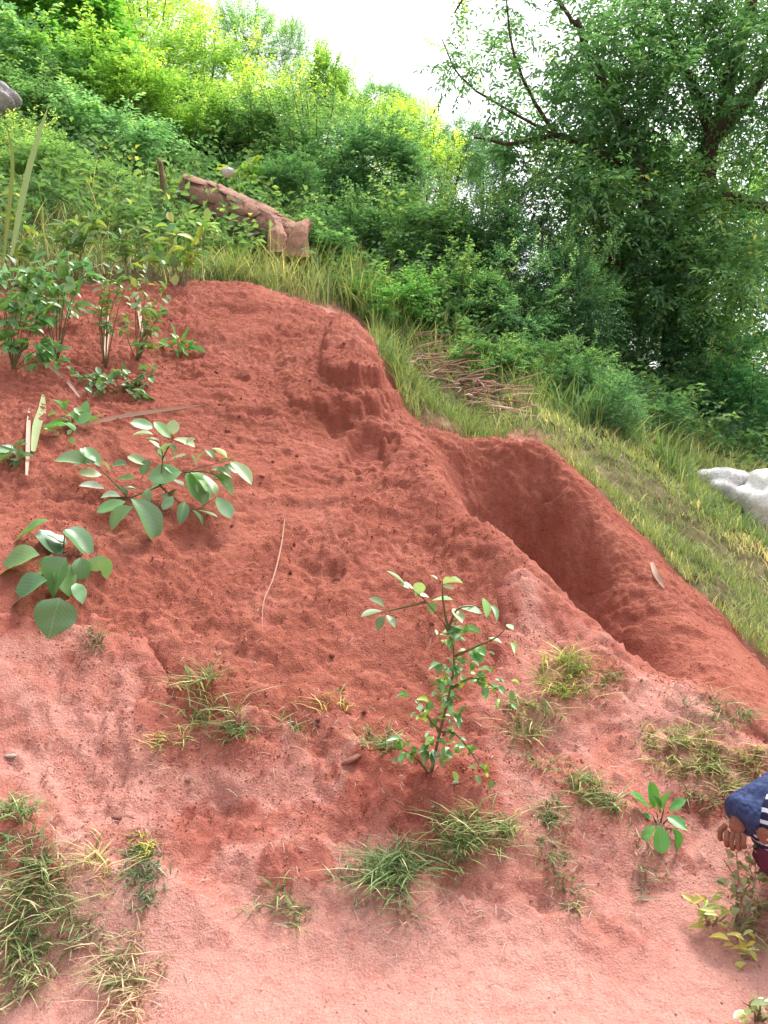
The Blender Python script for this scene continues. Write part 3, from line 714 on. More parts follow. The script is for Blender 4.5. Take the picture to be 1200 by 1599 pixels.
# ------------------------------------------------------------------ the big feathery tree on the right
def big_tree():
    d0 = 10.0
    base = P(1065, 640, d0 + 0.4); base.z = gz(base.x, base.y) - 0.15
    t = thing('feathery_tree', 'large dark green tree with feathery leaves leaning over the right side', 'tree', base)
    def W(px, py, d): return P(px, py, d) - base
    wood = MB(); rg = np.random.default_rng(77)
    def limb(pts, r0, r1, sides=8, n=16):
        pp = smooth_path([W(*p) for p in pts], n)
        pp = [p + Vector(rg.normal(0, r0 * 0.18, 3)) if 0 < i < n - 1 else p for i, p in enumerate(pp)]
        tube(wood, pp, np.linspace(r0, r1, n), sides)
    limb([(1062,700,10.4),(1050,560,10.3),(1060,440,10.2),(1090,320,10.1),(1120,210,10.0),(1150,90,10.0),(1190,-60,10.0)], 0.14, 0.07, 10, 22)
    limb([(1060,440,10.2),(1020,350,10.0),(1000,280,9.9),(975,200,9.8),(930,110,9.7),(900,30,9.6)], 0.13, 0.04)
    limb([(1000,285,9.9),(940,240,9.8),(870,212,9.7),(800,225,9.6),(740,215,9.5)], 0.06, 0.012)
    limb([(870,212,9.7),(830,150,9.6),(800,70,9.5),(790,-10,9.5)], 0.028, 0.008)
    limb([(870,213,9.7),(790,170,9.6),(720,120,9.5),(690,60,9.5)], 0.022, 0.006)
    limb([(1120,210,10.0),(1170,150,9.8),(1210,80,9.7)], 0.11, 0.06)
    limb([(1090,320,10.1),(1150,310,9.8),(1210,330,9.6),(1260,360,9.5)], 0.10, 0.05)
    limb([(1120,215,10),(1080,130,10.2),(1050,50,10.3),(1030,-40,10.4)], 0.09, 0.03)
    limb([(1075,380,10.2),(1130,430,9.8),(1180,480,9.5)], 0.07, 0.02)
    limb([(1060,440,10.2),(1000,430,9.8),(950,400,9.6)], 0.06, 0.02)
    limb([(1050,540,10.3),(1110,540,9.9),(1170,560,9.6)], 0.06, 0.02)
    limb([(900,40,9.6),(870,0,9.6),(820,-60,9.6)], 0.03, 0.012)
    limb([(1190,-60,10.0),(1100,-120,10),(950,-160,9.9),(820,-140,9.8)], 0.10, 0.03)
    limb([(820,-140,9.8),(760,-60,9.7),(710,20,9.6)], 0.03, 0.01)
    obj('trunk', wood.mesh('feathery_tree_trunk'), M['bark'], t)
    # foliage: groups of drooping feather leaves round these spots (pixel x, y, radius, amount)
    spots = [(715,20,22,5),(700,75,22,5),(690,110,16,3),(800,20,25,7),(795,70,30,9),(770,100,30,8),(735,90,25,6),(720,115,20,5),
      (860,120,34,10),(780,145,40,12),(830,170,40,10),(790,195,40,11),(850,150,25,6),(860,180,28,8),
      (880,0,26,6),(930,15,30,8),(940,60,40,14),(900,80,35,12),(870,105,30,8),(980,60,45,16),(1010,25,45,16),(1060,30,50,18),(1100,70,55,18),(1150,40,60,22),(1190,80,60,20),(1130,130,50,14),
      (930,120,45,17),(975,130,50,20),(1020,90,45,16),(1040,150,55,18),(950,180,50,20),(990,200,45,14),(905,165,40,14),(1110,170,45,14),(1180,170,40,10),
      (900,230,45,16),(930,265,55,26),(970,260,50,20),(1040,250,55,18),(1085,235,45,14),(1020,310,55,20),(1090,300,55,18),(1150,260,50,14),(1190,240,40,9),
      (905,300,50,24),(950,330,60,28),(880,340,45,16),(1000,370,60,24),(1060,370,65,26),(1120,360,60,22),(1170,390,45,12),(1030,430,65,24),(1100,440,70,26),(1160,450,55,18),
      (960,400,55,22),(990,470,55,18),(1080,500,60,20),(1140,520,60,20),(1190,520,50,16),(1190,580,50,16),(1110,570,55,16),(1195,330,30,6),(840,250,35,10),(795,235,30,8),
      (1240,60,60,16),(1250,180,60,16),(1250,300,60,14),(1250,440,60,16),(1000,-40,60,16),(1120,-50,70,20),(900,-60,50,12),(800,-60,40,8),(1220,-30,60,16)]
    mb = MB()
    for (px, py, r, nn) in spots:
        nn = int(nn * (1.6 if px < 890 and py < 215 else 2.6 if px < 960 and py < 110 else 4.4)); dz = rg.uniform(-0.9, 0.7)
        for _ in range(1):
            a = rg.normal(size=(nn, 3)); a /= np.linalg.norm(a, axis=1, keepdims=True); a *= rg.random((nn, 1)) ** 0.5
            c = np.array(W(px, py, d0 + dz)); rm = r / F_PX * d0
            base_ = c + a * rm * np.array([1.0, 1.0, 0.95])
            dirs = a * 0.8 + rg.normal(0, 0.55, (nn, 3)); dirs[:, 2] += 0.05
            dirs /= np.linalg.norm(dirs, axis=1, keepdims=True)
            twigs(mb, rg, base_, dirs, rg.uniform(0.28, 0.52, nn), 12, 0.105, 0.036, 0.42 + rg.normal(0, 0.14), 0.22, True, 0.25)
            # twig holding the group
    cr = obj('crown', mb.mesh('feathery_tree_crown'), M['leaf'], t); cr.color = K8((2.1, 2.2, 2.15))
    return t
big_tree()

# ------------------------------------------------------------------ grass and undergrowth that nobody could count
def blades(mb, rg, X, Y, Z, H, lean, Wd, tint, bend=0.5):
    """curved grass blades: two quads and a tip"""
    n = len(X)
    B = np.stack([X, Y, Z - 0.01], -1)
    an = rg.uniform(0, 6.283, n); ld = np.stack([np.cos(an), np.sin(an), np.zeros(n)], -1)
    if np.ndim(lean) == 2: ld = lean[:, :3]; le = np.ones(n)
    else: le = lean * rg.uniform(0.3, 1.3, n)
    sd = np.cross(ld, [0, 0, 1.0]); sd /= np.linalg.norm(sd, axis=1, keepdims=True) + 1e-9
    tw = rg.uniform(-0.8, 0.8, n)[:, None]; sd = sd * np.cos(tw) + ld * np.sin(tw)
    V = []
    for f, wf in ((0, 0.8), (0.4, 1.0), (0.75, 0.7)):
        p = B + ld * (le * H * f * f)[:, None] + np.array([0, 0, 1.0]) * (H * (f - bend * 0.45 * f * f * np.clip(le, 0, 1.6)))[:, None]
        V += [p + sd * (Wd * wf)[:, None] * 0.5, p - sd * (Wd * wf)[:, None] * 0.5]
    p = B + ld * (le * H)[:, None] + np.array([0, 0, 1.0]) * (H * (1 - bend * 0.45 * np.clip(le, 0, 1.6)))[:, None]
    V.append(p)
    V = np.stack(V, 1).reshape(-1, 3); k = (np.arange(n) * 7)[:, None]
    Q = np.concatenate([k + np.array([[0, 1, 3, 2]]), k + np.array([[2, 3, 5, 4]])])
    mb.add(V, Q, k + np.array([[4, 5, 6]]), np.repeat(tint, 7))

def scatter(rg, n, d0, d1, sx0, sx1):
    """plan positions, thinning with distance, inside the view wedge"""
    d = d0 * (d1 / d0) ** rg.random(n); s = rg.uniform(sx0, sx1, n)
    return s * d, d
rgG = np.random.default_rng(301)
def veg_at(X, Y): return poly_sd(X, Y, VEGP) + (fbm(X * 3, Y * 3, 91, 4) - 0.5) * 0.3 + 0.1
X, Y = scatter(rgG, 120000, 4.4, 9.5, -0.62, 0.62)
v = veg_at(X, Y); mo = poly_sd(X, Y, MP)
cl = fbm(X * 2.5, Y * 2.5, 131, 4)
hpx = np.array([G(a_, b_, 5.4)[:2] for a_, b_ in ((655, 585), (700, 615), (745, 645), (790, 668))])
hd_ = np.min(np.hypot(X[:, None] - hpx[None, :, 0], Y[:, None] - hpx[None, :, 1]), 1)
keepg = (v > 0.0) & (mo < 0.02) & ((hd_ > 0.30) | (rgG.random(len(X)) < 0.25)) & (rgG.random(len(X)) < np.clip((cl - 0.28) * 3.2, 0.1, 1)) & ((X > -1.4) | (rgG.random(len(X)) < 0.22))
X, Y, cl = X[keepg], Y[keepg], cl[keepg]
Z = surf_z(X, Y)
right = sstep(0.3, 1.6, X - 0.30 * (Y - 5.0))                # short turf on the right slope, taller behind the heap
H = (0.07 + 0.10 * (1 - right) + 0.16 * sstep(6.2, 8, Y)) * rgG.uniform(0.5, 1.6, len(X))
tint = np.clip(0.52 + 0.16 * right + rgG.normal(0, 0.20, len(X)) + 0.9 * (fbm(X * 1.7, Y * 1.7, 141, 3) - 0.5), 0.03, 1)
mb = MB(); blades(mb, rgG, X, Y, Z, H, 0.7, np.full(len(X), 0.0055) * (1 + 0.6 * (Y > 6)), tint)
g = obj('slope_grass', mb.mesh('slope_grass'), M['grass'], kind='stuff'); g.color = K8((2.35, 2.2, 1.9))
tag(g, 'short yellow green grass covering the slope behind the soil heap', 'grass')

# low weeds covering the hill between the bushes
rgU = np.random.default_rng(302)
X, Y = scatter(rgU, 9500, 6.8, 30, -0.62, 0.62)
v = veg_at(X, Y); ok = (v > 0.5) & (fbm(X * 1.5, Y * 1.5, 151, 3) > 0.34) & ((Y > 7.6) | (X < -1.2)); X, Y = X[ok], Y[ok]
mb = MB(); n = len(X); base = np.stack([X, Y, base_z(X, Y)], -1)
dd = rand_dirs(rgU, n, 1.1); sc = 1 + 0.05 * Y
H = rgU.uniform(0.12, 0.45, n) * sc
base[:, 2] += rgU.uniform(0, 0.22, n) * sc
twigs(mb, rgU, base, dd, H, 9, 0.075 * sc, 0.036 * sc, 0.5 + 0.5 * (fbm(X * 0.8, Y * 0.8, 161, 3) - 0.5), 0.25)
u = obj('undergrowth', mb.mesh('undergrowth'), M['leaf'], kind='stuff'); u.color = K8((1.6, 1.55, 1.5))
tag(u, 'low tangled weeds covering the hill between the bushes', 'undergrowth')
# weedy dry litter at the upper left, above the heap
X, Y = scatter(rgU, 8500, 5.2, 8.6, -0.62, -0.14)
v = poly_sd(X, Y, VEGP) + (fbm(X * 3, Y * 3, 91, 4) - 0.5) * 0.7 + 0.18
ok = (v > 0) & (rgU.random(len(X)) < 0.75); X, Y = X[ok], Y[ok]
n = len(X); mb = MB(); Z = surf_z(X, Y)
an = rgU.uniform(0, 6.28, n); le = np.stack([np.cos(an), np.sin(an), np.zeros(n)], -1) * rgU.uniform(0.4, 1.8, (n, 1))
blades(mb, rgU, X, Y, Z, rgU.uniform(0.06, 0.40, n) * rgU.uniform(0.4, 1, n), le * 0.7, np.full(n, 0.008), np.clip(rgU.normal(0.62, 0.3, n), 0.05, 1))
u2 = obj('dry_weeds', mb.mesh('dry_weeds'), M['grass'], kind='stuff'); u2.color = K8((1.7, 1.6, 1.5))
tag(u2, 'dry matted weeds and litter above the left end of the soil heap', 'weeds')

# ------------------------------------------------------------------ rock outcrop, stump, boulders, stones
def rough_tube(name, pts, rads, sides, seed, amp=0.12, n=30, jag=0.0):
    pts = smooth_path(pts, n); V = []; t0 = pts[-1] - pts[0]
    u0 = Vector((0, 0, 1)).cross(t0).normalized() if abs(t0.normalized().z) < 0.9 else Vector((1, 0, 0))
    rr = np.interp(np.linspace(0, 1, n), np.linspace(0, 1, len(rads)), rads)
    for i in range(n):
        t = (pts[min(i + 1, n - 1)] - pts[max(i - 1, 0)]).normalized()
        u = (u0 - t * u0.dot(t)).normalized(); b = t.cross(u)
        for k in range(sides):
            an = 2 * math.pi * k / sides
            f = float(fbm(np.array([an * 2.2 + seed]), np.array([i * 0.22 + seed * 3]), seed, 4)[0])
            f2 = float(vnoise(np.array([an * 5.0 + seed]), np.array([i * 0.06]), seed + 4)[0])
            r = rr[i] * (1 + (f - 0.5) * amp * 3 + (f2 - 0.5) * amp)
            p = pts[i] + (u * math.cos(an) + b * math.sin(an)) * r
            if jag and i == n - 1: p = p + t * jag * (vnoise(np.array([an * 2.5]), np.array([seed * 1.7]), seed)[0] - 0.3)
            V.append(p)
    Q = [(i * sides + k, i * sides + (k + 1) % sides, (i + 1) * sides + (k + 1) % sides, (i + 1) * sides + k) for i in range(n - 1) for k in range(sides)]
    V.append(pts[0]); V.append(pts[-1] - (pts[-1] - pts[-2]).normalized() * jag * 0.5)
    T = [(n * sides, (k + 1) % sides, k) for k in range(sides)] + [(n * sides + 1, (n - 1) * sides + k, (n - 1) * sides + (k + 1) % sides) for k in range(sides)]
    return make_mesh(name, np.array([tuple(v) for v in V]), [np.array(Q), np.array(T)])
M['log'] = rock_mat('weathered_pinkish_wood', (0.30, 0.155, 0.12), (0.50, 0.30, 0.245), (0.20, 0.10, 0.075), 11)
M['logbark'] = rock_mat('flaking_bark', (0.36, 0.18, 0.125), (0.56, 0.345, 0.26), (0.24, 0.115, 0.075), 14)
dl = 7.7
a, b = P(288, 292, dl + 0.45), P(462, 384, dl)
slab = thing('rock_outcrop', 'sloping outcrop of reddish layered rock half hidden by weeds on the hill', 'rock', (a + b) / 2 - Vector((0, 0, 0.2)))
o0 = slab.location
core = rough_tube('slab_core', [a - o0, a.lerp(b, .35) - o0 + Vector((0, 0, 0.02)), a.lerp(b, .7) - o0, b - o0], [0.10, 0.16, 0.20, 0.17], 24, 3, 0.18, 46, 0.1)
core.polygons.foreach_set('use_smooth', np.zeros(len(core.polygons), bool)); obj('core', core, M['log'], slab)
rl = random.Random(5); ax = (b - a).normalized(); cam_side = (CAM - (a + b) / 2); cam_side = (cam_side - ax * cam_side.dot(ax)).normalized(); upv = ax.cross(cam_side)
if upv.z < 0: upv = -upv
def flake_mesh(seed):
    """a thin broken plate with a ragged outline"""
    r = random.Random(seed); n_ = 9; V = []; 
    rad_ = [r.uniform(0.36, 0.56) for _ in range(n_)]
    for k in (0, 1):
        V.append((0, 0, 0.10 if k else -0.06))
        for i in range(n_):
            an = 2 * math.pi * i / n_; x, y = math.cos(an) * rad_[i], math.sin(an) * rad_[i]
            V.append((x, y, (0.10 if k else -0.06) - 0.5 * y * y + r.uniform(-0.03, 0.03)))
    T, Q = [], []; m_ = n_ + 1
    for i in range(n_):
        i2 = (i + 1) % n_
        T += [(0, 1 + i2, 1 + i), (m_, m_ + 1 + i, m_ + 1 + i2)]; Q.append((1 + i, 1 + i2, m_ + 1 + i2, m_ + 1 + i))
    return make_mesh('flake', np.array(V), [np.array(Q), np.array(T)], None, False)
flakes = [flake_mesh(k) for k in range(6)]
for me in flakes: me.materials.append(M['logbark'])
for k in range(34):
    f = 0.10 + 0.88 * k / 33 + rl.uniform(-0.03, 0.03); an = rl.uniform(-0.25, 1.5)
    nrm = (cam_side * math.cos(an) + upv * math.sin(an)).normalized()
    rr = float(np.interp(f, [0, .35, .7, 1], [0.12, 0.18, 0.21, 0.17])); c = a.lerp(b, f) + nrm * rr * 0.98 - o0
    q = obj('flake', flakes[k % 6], None, slab)
    X_ = (ax + nrm.cross(ax) * rl.uniform(-0.35, 0.35)).normalized(); Y_ = nrm.cross(X_).normalized()
    q.matrix_local = Matrix.Translation(c) @ Matrix((X_ * rl.uniform(.18, .36), Y_ * rl.uniform(.10, .18), nrm * 0.07)).transposed().to_4x4()
def chunk(pts, rads, seed, sides):
    me = rough_tube('broken_block', [Vector(p) - o0 for p in pts], rads, sides, seed, 0.3, 12, 0.06)
    me.polygons.foreach_set('use_smooth', np.zeros(len(me.polygons), bool)); return obj('broken_block', me, M['logbark'], slab)
chunk([P(462, 405, dl - 0.2), P(468, 365, dl - 0.2), P(482, 350, dl - 0.15)], [0.15, 0.10, 0.05], 8, 9)
chunk([P(436, 400, dl - 0.15), P(434, 370, dl - 0.15), P(430, 352, dl - 0.1)], [0.12, 0.10, 0.07], 15, 8)
M['vine'] = rock_mat('dead_brown_wood', (0.10, 0.065, 0.04), (0.24, 0.17, 0.10), (0.30, 0.26, 0.10), 8)
r0_ = P(262, 345, dl); st_ = obj('dead_stump', rough_tube('dead_stump', [P(262, 345, dl) - r0_, P(256, 290, dl) - r0_, P(250, 252, dl) - r0_], [0.05, 0.03, 0.022], 10, 12, 0.3, 20, 0.12), M['vine'], None, r0_)
tag(st_, 'narrow brown dead stump with dry leaves left of the rock outcrop', 'stump')

def boulder(name, label, px, py, d, rx, ry, seed, mat, cat='boulder', sink=0.0):
    import bmesh
    bm = bmesh.new(); bmesh.ops.create_icosphere(bm, subdivisions=4, radius=1.0)
    c = P(px, py, d); sx = rx / F_PX * d; sz = ry / F_PX * d
    co = np.array([v.co[:] for v in bm.verts])
    f = fbm(co[:, 0] * 1.3 + seed + co[:, 2] * 0.7, co[:, 1] * 1.3 + co[:, 2] * 1.1, seed, 5, 0.55)
    f2 = vnoise(co[:, 0] * 2 + seed, co[:, 2] * 2 + co[:, 1], seed + 3)
    for v, k, k2 in zip(bm.verts, f, f2):
        s_ = 0.50 + 0.85 * k + 0.26 * round(k2 * 4) / 4
        v.co = Vector((v.co.x * s_ * sx, v.co.y * s_ * sx * 0.8, v.co.z * s_ * sz))
    me = bpy.data.meshes.new(name); bm.to_mesh(me); bm.free()
    me.polygons.foreach_set('use_smooth', np.ones(len(me.polygons), bool))
    return tag(obj(name, me, mat, None, c), label, cat)
M['white'] = rock_mat('pale_lichen_rock', (0.42, 0.42, 0.43), (0.76, 0.75, 0.74), (0.30, 0.30, 0.30), 7)
M['white2'] = rock_mat('chalk_white_rock', (0.62, 0.61, 0.60), (0.84, 0.83, 0.82), (0.55, 0.50, 0.46), 6)
M['grey'] = rock_mat('grey_rock', (0.16, 0.15, 0.16), (0.36, 0.34, 0.35), (0.5, 0.48, 0.48), 5)
boulder('boulder', 'mottled white boulder half hidden in grass near the right edge', 1130, 772, 7.0, 46, 38, 21, M['white'])
boulder('boulder', 'brighter plain white boulder cut by the right edge of the picture', 1205, 795, 6.8, 52, 46, 22, M['white2'])
boulder('rock', 'grey rock among bushes at the left edge near the top', 2, 160, 8.6, 26, 24, 23, M['grey'], 'rock')
boulder('rock', 'small pale grey rock beside the yellow sapling', 356, 268, 8.3, 9, 7, 24, M['white'], 'rock')
def stone(name, label, px, py, r, seed, mat, cat, dim=(1, .8, .6), rot=0.0):
    q = S(px, py); me = lump_mesh(name, seed, 2); me.polygons.foreach_set('use_smooth', np.ones(len(me.polygons), bool))
    o = obj(name, me, mat, None, q + Vector((0, 0, r * 0.2))); o.scale = (r * dim[0], r * dim[1], r * dim[2]); o.rotation_euler = (0.2, rot, rot * 0.5)
    return tag(o, label, cat)
M['clod'] = rock_mat('pinkish_clod', (0.40, 0.17, 0.13), (0.52, 0.26, 0.20), None, 20)
M['pebble'] = rock_mat('pale_pebble', (0.55, 0.45, 0.40), (0.72, 0.64, 0.58), None, 30)
stone('stone', 'flat pinkish stone at the foot of the heap left of the spindly sapling', 548, 1186, 0.045, 31, M['clod'], 'stone', (1.2, .6, .4), -0.5)
stone('pebble', 'white pebble lowest below the spindly sapling', 676, 1261, 0.011, 32, M['pebble'], 'pebble')
stone('pebble', 'white pebble right below the stem of the spindly sapling', 713, 1222, 0.012, 33, M['pebble'], 'pebble')
stone('pebble', 'tiny white pebble between the flat stone and the spindly sapling', 627, 1211, 0.008, 34, M['pebble'], 'pebble')
stone('pebble', 'small white pebble on the lip of the trench', 1001, 1037, 0.010, 35, M['pebble'], 'pebble')
stone('pebble', 'orange brown pebble under the small yellow tuft on the left', 294, 1219, 0.013, 36, M['clod'], 'pebble')
stone('stone', 'pale smooth stone bedded in the bare ground on the lower left', 190, 1277, 0.028, 37, M['clod'], 'stone', (1.3, .8, .4))
stone('pebble', 'pale pebble at the left edge above the grass', 18, 1191, 0.015, 38, M['pebble'], 'pebble', (1.4, .8, .6))
stone('stone', 'pinkish stone between two grass patches on the lower left', 100, 1462, 0.022, 39, M['clod'], 'stone')

# ------------------------------------------------------------------ dead stalks behind the heap
rs = random.Random(14)
hp = G(735, 640, 5.4)
heap = thing('stalk_heap', 'heap of dry pinkish grey stalks lying on the grass behind the soil heap', 'stalk heap', hp)
def stalk_mesh(seed):
    r = random.Random(seed); mb = MB()
    pts = [(0, 0, 0), (0.33, r.uniform(-.05, .05), r.uniform(0, .06)), (0.66, r.uniform(-.07, .07), r.uniform(0, .07)), (1, r.uniform(-.1, .1), r.uniform(-.04, .02))]
    tube(mb, smooth_path(pts, 6), np.linspace(0.022, 0.012, 6), 5, r.uniform(0.3, 1.0)); return mb.mesh('stalk')
stalks = [stalk_mesh(i) for i in range(6)]
for me in stalks: me.materials.append(M['straw'])
for k in range(200):
    f = rs.random(); px = 650 + 130 * f + rs.uniform(-22, 22); py = 578 + 84 * f + rs.uniform(-26, 22)
    q = G(px, py, 5.4)
    c = obj('stalk', stalks[k % 6], None, heap, q - hp + Vector((0, 0, rs.uniform(0.06, 0.22)))); c.color = K8((1.35, 1.15, 1.15))
    L = rs.uniform(0.12, 0.36); c.scale = (L, L, L * rs.uniform(0.8, 1.4)); c.rotation_euler = (rs.uniform(-.3, .3), rs.uniform(-.35, .25), rs.choice((rs.uniform(-1.2, 0.4), rs.uniform(0, 6.28), rs.uniform(0, 6.28))))

# ------------------------------------------------------------------ single plants with leaves one can pick out
def leaf_mesh(name, wfun, nx_=9, ny_=5, droop=0.18, cup=0.22, wav=0.0):
    V, Q = [], []
    for i in range(nx_):
        x = i / (nx_ - 1); hw = wfun(x) * 0.5
        for j in range(ny_):
            y = (j / (ny_ - 1) * 2 - 1); z = -droop * x * x + cup * abs(y) * hw + wav * math.sin(x * 9 + y * 2) * hw
            V.append((x, y * hw, z))
    for i in range(nx_ - 1):
        for j in range(ny_ - 1):
            p = i * ny_ + j; Q.append((p, p + ny_, p + ny_ + 1, p + 1))
    me = make_mesh(name, np.array(V), [np.array(Q)], {'tint': np.full(len(V), 0.55)}); me.materials.append(M['bigleaf']); return me
ovate = lambda x: max(0.02, math.sin(math.pi * min(1, x ** 0.72)) ** 0.85) * (1.0)
oblong = lambda x: max(0.02, math.sin(math.pi * x ** 1.15) ** 0.6)
ellip = lambda x: max(0.02, math.sin(math.pi * x) ** 0.8)
LM = {'ovate': [leaf_mesh('ovate_leaf', ovate, 9, 5, d_, c_, 0.05) for d_, c_ in ((0.12, .2), (0.3, .35), (0.05, .1))],
      'oblong': [leaf_mesh('oblong_leaf', oblong, 8, 5, d_, c_, 0.03) for d_, c_ in ((0.15, .25), (0.3, .4), (0.02, .15))],
      'ellip': [leaf_mesh('elliptic_leaf', ellip, 6, 3, d_, c_, 0.0) for d_, c_ in ((0.1, .3), (0.3, .5), (0.0, .2))]}
def gd(px, py): return proj(G(px, py))[2]
def put_leaf(root, kind, B, T, width, col, rl_, nrm=None, petiole=None):
    B, T = Vector(B), Vector(T); X_ = T - B; L = X_.length; X_.normalize()
    if nrm is None:
        nrm = ((CAM - B).normalized() * 0.5 + Vector((0, 0, 0.85)) + sdir * 0.2 + Vector((rl_.uniform(-.5, .5), rl_.uniform(-.4, .4), rl_.uniform(-.3, .3))))
    Z_ = (nrm - X_ * nrm.dot(X_)).normalized(); Y_ = Z_.cross(X_)
    o = obj('leaf', LM[kind][rl_.randrange(3)], None, root)
    o.matrix_local = Matrix.Translation(B - root.location) @ Matrix((X_ * L, Y_ * width, Z_ * L)).transposed().to_4x4()
    o.color = K8([c * rl_.uniform(0.85, 1.15) for c in col]); return o
def stems_obj(root, paths, r0=0.004, r1=0.0015, mat='stem', name='stem'):
    mb = MB()
    for p in paths: tube(mb, smooth_path([Vector(q) - root.location for q in p], 8), np.linspace(r0, r1, 8), 5)
    return obj(name, mb.mesh(name), M[mat], root)
def zpx(off, sc): return lambda p: (off[0] + p[0] / sc, off[1] + p[1] / sc)
def leafy_plant(name, label, root_px, leaves, kind, conv, stems, width, colf, gap=0.07, seed=1, cat='plant', r0=0.005, dcap=None):
    rl_ = random.Random(seed); rp = S(*conv(root_px)); dr = proj(rp)[2]
    t = thing(name, label, cat, rp)
    def PP(p, extra=0.0):
        x, y = conv(p); d = min(dr - 0.02, gd(x, y) - gap) - extra
        if dcap: d = max(d, dr - dcap)
        return P(x, y, d)
    paths = []
    for st_ in stems:
        pts = [PP(p) for p in st_]
        if st_[0] == root_px: pts[0] = rp - Vector((0, 0, 0.02))
        paths.append(pts)
    stems_obj(t, paths, r0)
    for i, lf in enumerate(leaves):
        b_, t_ = lf[0], lf[1]; wr = lf[2] if len(lf) > 2 else width
        (x0, y0), (x1, y1) = conv(b_), conv(t_)
        d1 = min(dr - 0.02, gd(x0, y0) - gap, gd(x1, y1) - gap)
        if dcap: d1 = max(d1, dr - dcap)
        B, T = P(x0, y0, d1 + rl_.uniform(0, .03)), P(x1, y1, d1 + rl_.uniform(-.05, .02))
        put_leaf(t, kind, B, T, math.hypot(x1 - x0, y1 - y0) / F_PX * d1 * wr * 1.3, lf[3] if len(lf) > 3 else colf(rl_), rl_)
    return t
cv = zpx((0, 450), 2.4)
TEAL = (0.75, 1.0, 0.95); LGT = (1.9, 1.7, 1.2)
leafy_plant('broad_leaf_seedling', 'dark green broad leaved seedling at the left edge where heap meets bare ground', (235, 985),
  [((185,870),(45,935),.32,(1.6,1.7,.8)),((150,1000),(-40,1050),.5,(1.7,1.7,1.0)),((150,905),(235,1005),.6,(.6,.8,.9)),((240,905),(365,995),.55,TEAL),
   ((220,1020),(100,1075),.55,(1.1,1.3,.7)),((250,1010),(165,1145),.75,TEAL),((232,1030),(262,1155),.5,(1.5,1.7,.6)),((178,1095),(5,1172),.5,TEAL),
   ((222,1160),(185,1315),.85,(.7,1.05,1.1)),((372,1000),(378,1110),.7,(2.6,2.0,2.0)),((300,1010),(312,1112),.5,(.9,1.1,1.0)),((285,1105),(312,1182),.55,(.9,1.2,.8)),((188,1172),(138,1248),.6,(.5,.7,.7)),((250,960),(180,915),.5,(.7,.8,.8))],
  'ovate', cv, [((235,985),(150,910)),((235,985),(245,900)),((235,985),(220,1150)),((235,985),(370,1000)),((235,985),(178,1095)),((235,985),(262,1080)),((235,985),(150,1000))], .6, lambda r: TEAL, 0.06, 3)
SKY_SHEEN = (5.6, 2.8, 4.4)  # whitish reflection of the sky painted into the leaf colour
def c2(r): return r.choice(((2.2, 1.8, 2.0), (3.6, 2.2, 3.0), SKY_SHEEN, (1.2, 1.4, 1.2), (1.7, 1.7, 1.3)))
leafy_plant('pale_leaf_sapling', 'bushy sapling with pale green leaflets and painted sky sheen on the left of the heap', (330, 770),
  [((580,522),(488,503)),((575,548),(498,540)),((605,572),(543,562)),((640,562),(578,500)),((650,548),(650,494),.7,SKY_SHEEN),((652,566),(732,585)),((690,590),(728,560),.5,SKY_SHEEN),
   ((340,660),(213,622),.42,(2.6,1.8,2.2)),((378,668),(318,594),.42),((382,700),(293,690)),((392,752),(298,730),.35,SKY_SHEEN),((415,690),(384,642)),((480,662),(418,655)),((545,662),(480,622)),
   ((682,690),(553,712),.62,(2.0,1.7,1.8)),((640,722),(563,755),.5),((622,652),(578,600),.5,(.8,1.0,.9)),((702,690),(768,796),.6,(2.0,1.8,2.0)),((706,690),(808,762),.5),((802,642),(775,598)),((852,642),(808,588),.4,SKY_SHEEN),
   ((862,650),(948,722),.4,SKY_SHEEN),((792,682),(872,692)),((792,702),(878,748)),((764,702),(812,775)),((812,782),(868,862),.55,(1.6,1.5,1.7)),
   ((492,790),(612,932),.5,(.9,1.2,1.0)),((500,820),(400,890),.5,(1.7,1.7,1.2)),((472,800),(362,838),.45,(1.0,1.3,.8)),((452,782),(383,770),.45,SKY_SHEEN),((692,802),(680,872),.5,(.7,1.0,.8)),((722,832),(768,884),.5,(.8,1.0,.8)),((742,832),(818,858),.35,SKY_SHEEN),
   ((632,792),(662,745),.5,(.8,1.0,.9)),((600,770),(640,810),.5,(.9,1.1,.9)),((640,640),(700,625),.5),((660,650),(640,600),.45),((560,640),(530,700),.5,(.9,1.2,.9)),((430,740),(480,770),.5,(.8,1.1,.9)),((740,640),(770,610),.45),((600,600),(560,570)),((620,590),(665,600)),((520,760),(470,740)),((560,750),(545,810)),((640,715),(690,740)),((740,670),(720,625)),((820,655),(880,630)),((840,660),(900,690)),((700,720),(740,770),.5,SKY_SHEEN),((660,700),(620,660)),((440,720),(500,705)),((350,640),(270,660),.4,SKY_SHEEN),((360,650),(300,600)),((780,760),(760,810)),((650,780),(610,830)),((600,620),(640,580),.5,SKY_SHEEN)],
  'oblong', cv, [((330,770),(480,785),(600,740),(690,690),(860,645)),((480,785),(400,700),(330,640)),((600,740),(610,640),(600,560)),((690,690),(780,690),(870,740)),((600,740),(720,830),(812,782)),((610,640),(650,560))], .46, c2, 0.10, 4)
cv3 = zpx((400, 850), 2.4); rl3 = random.Random(9)
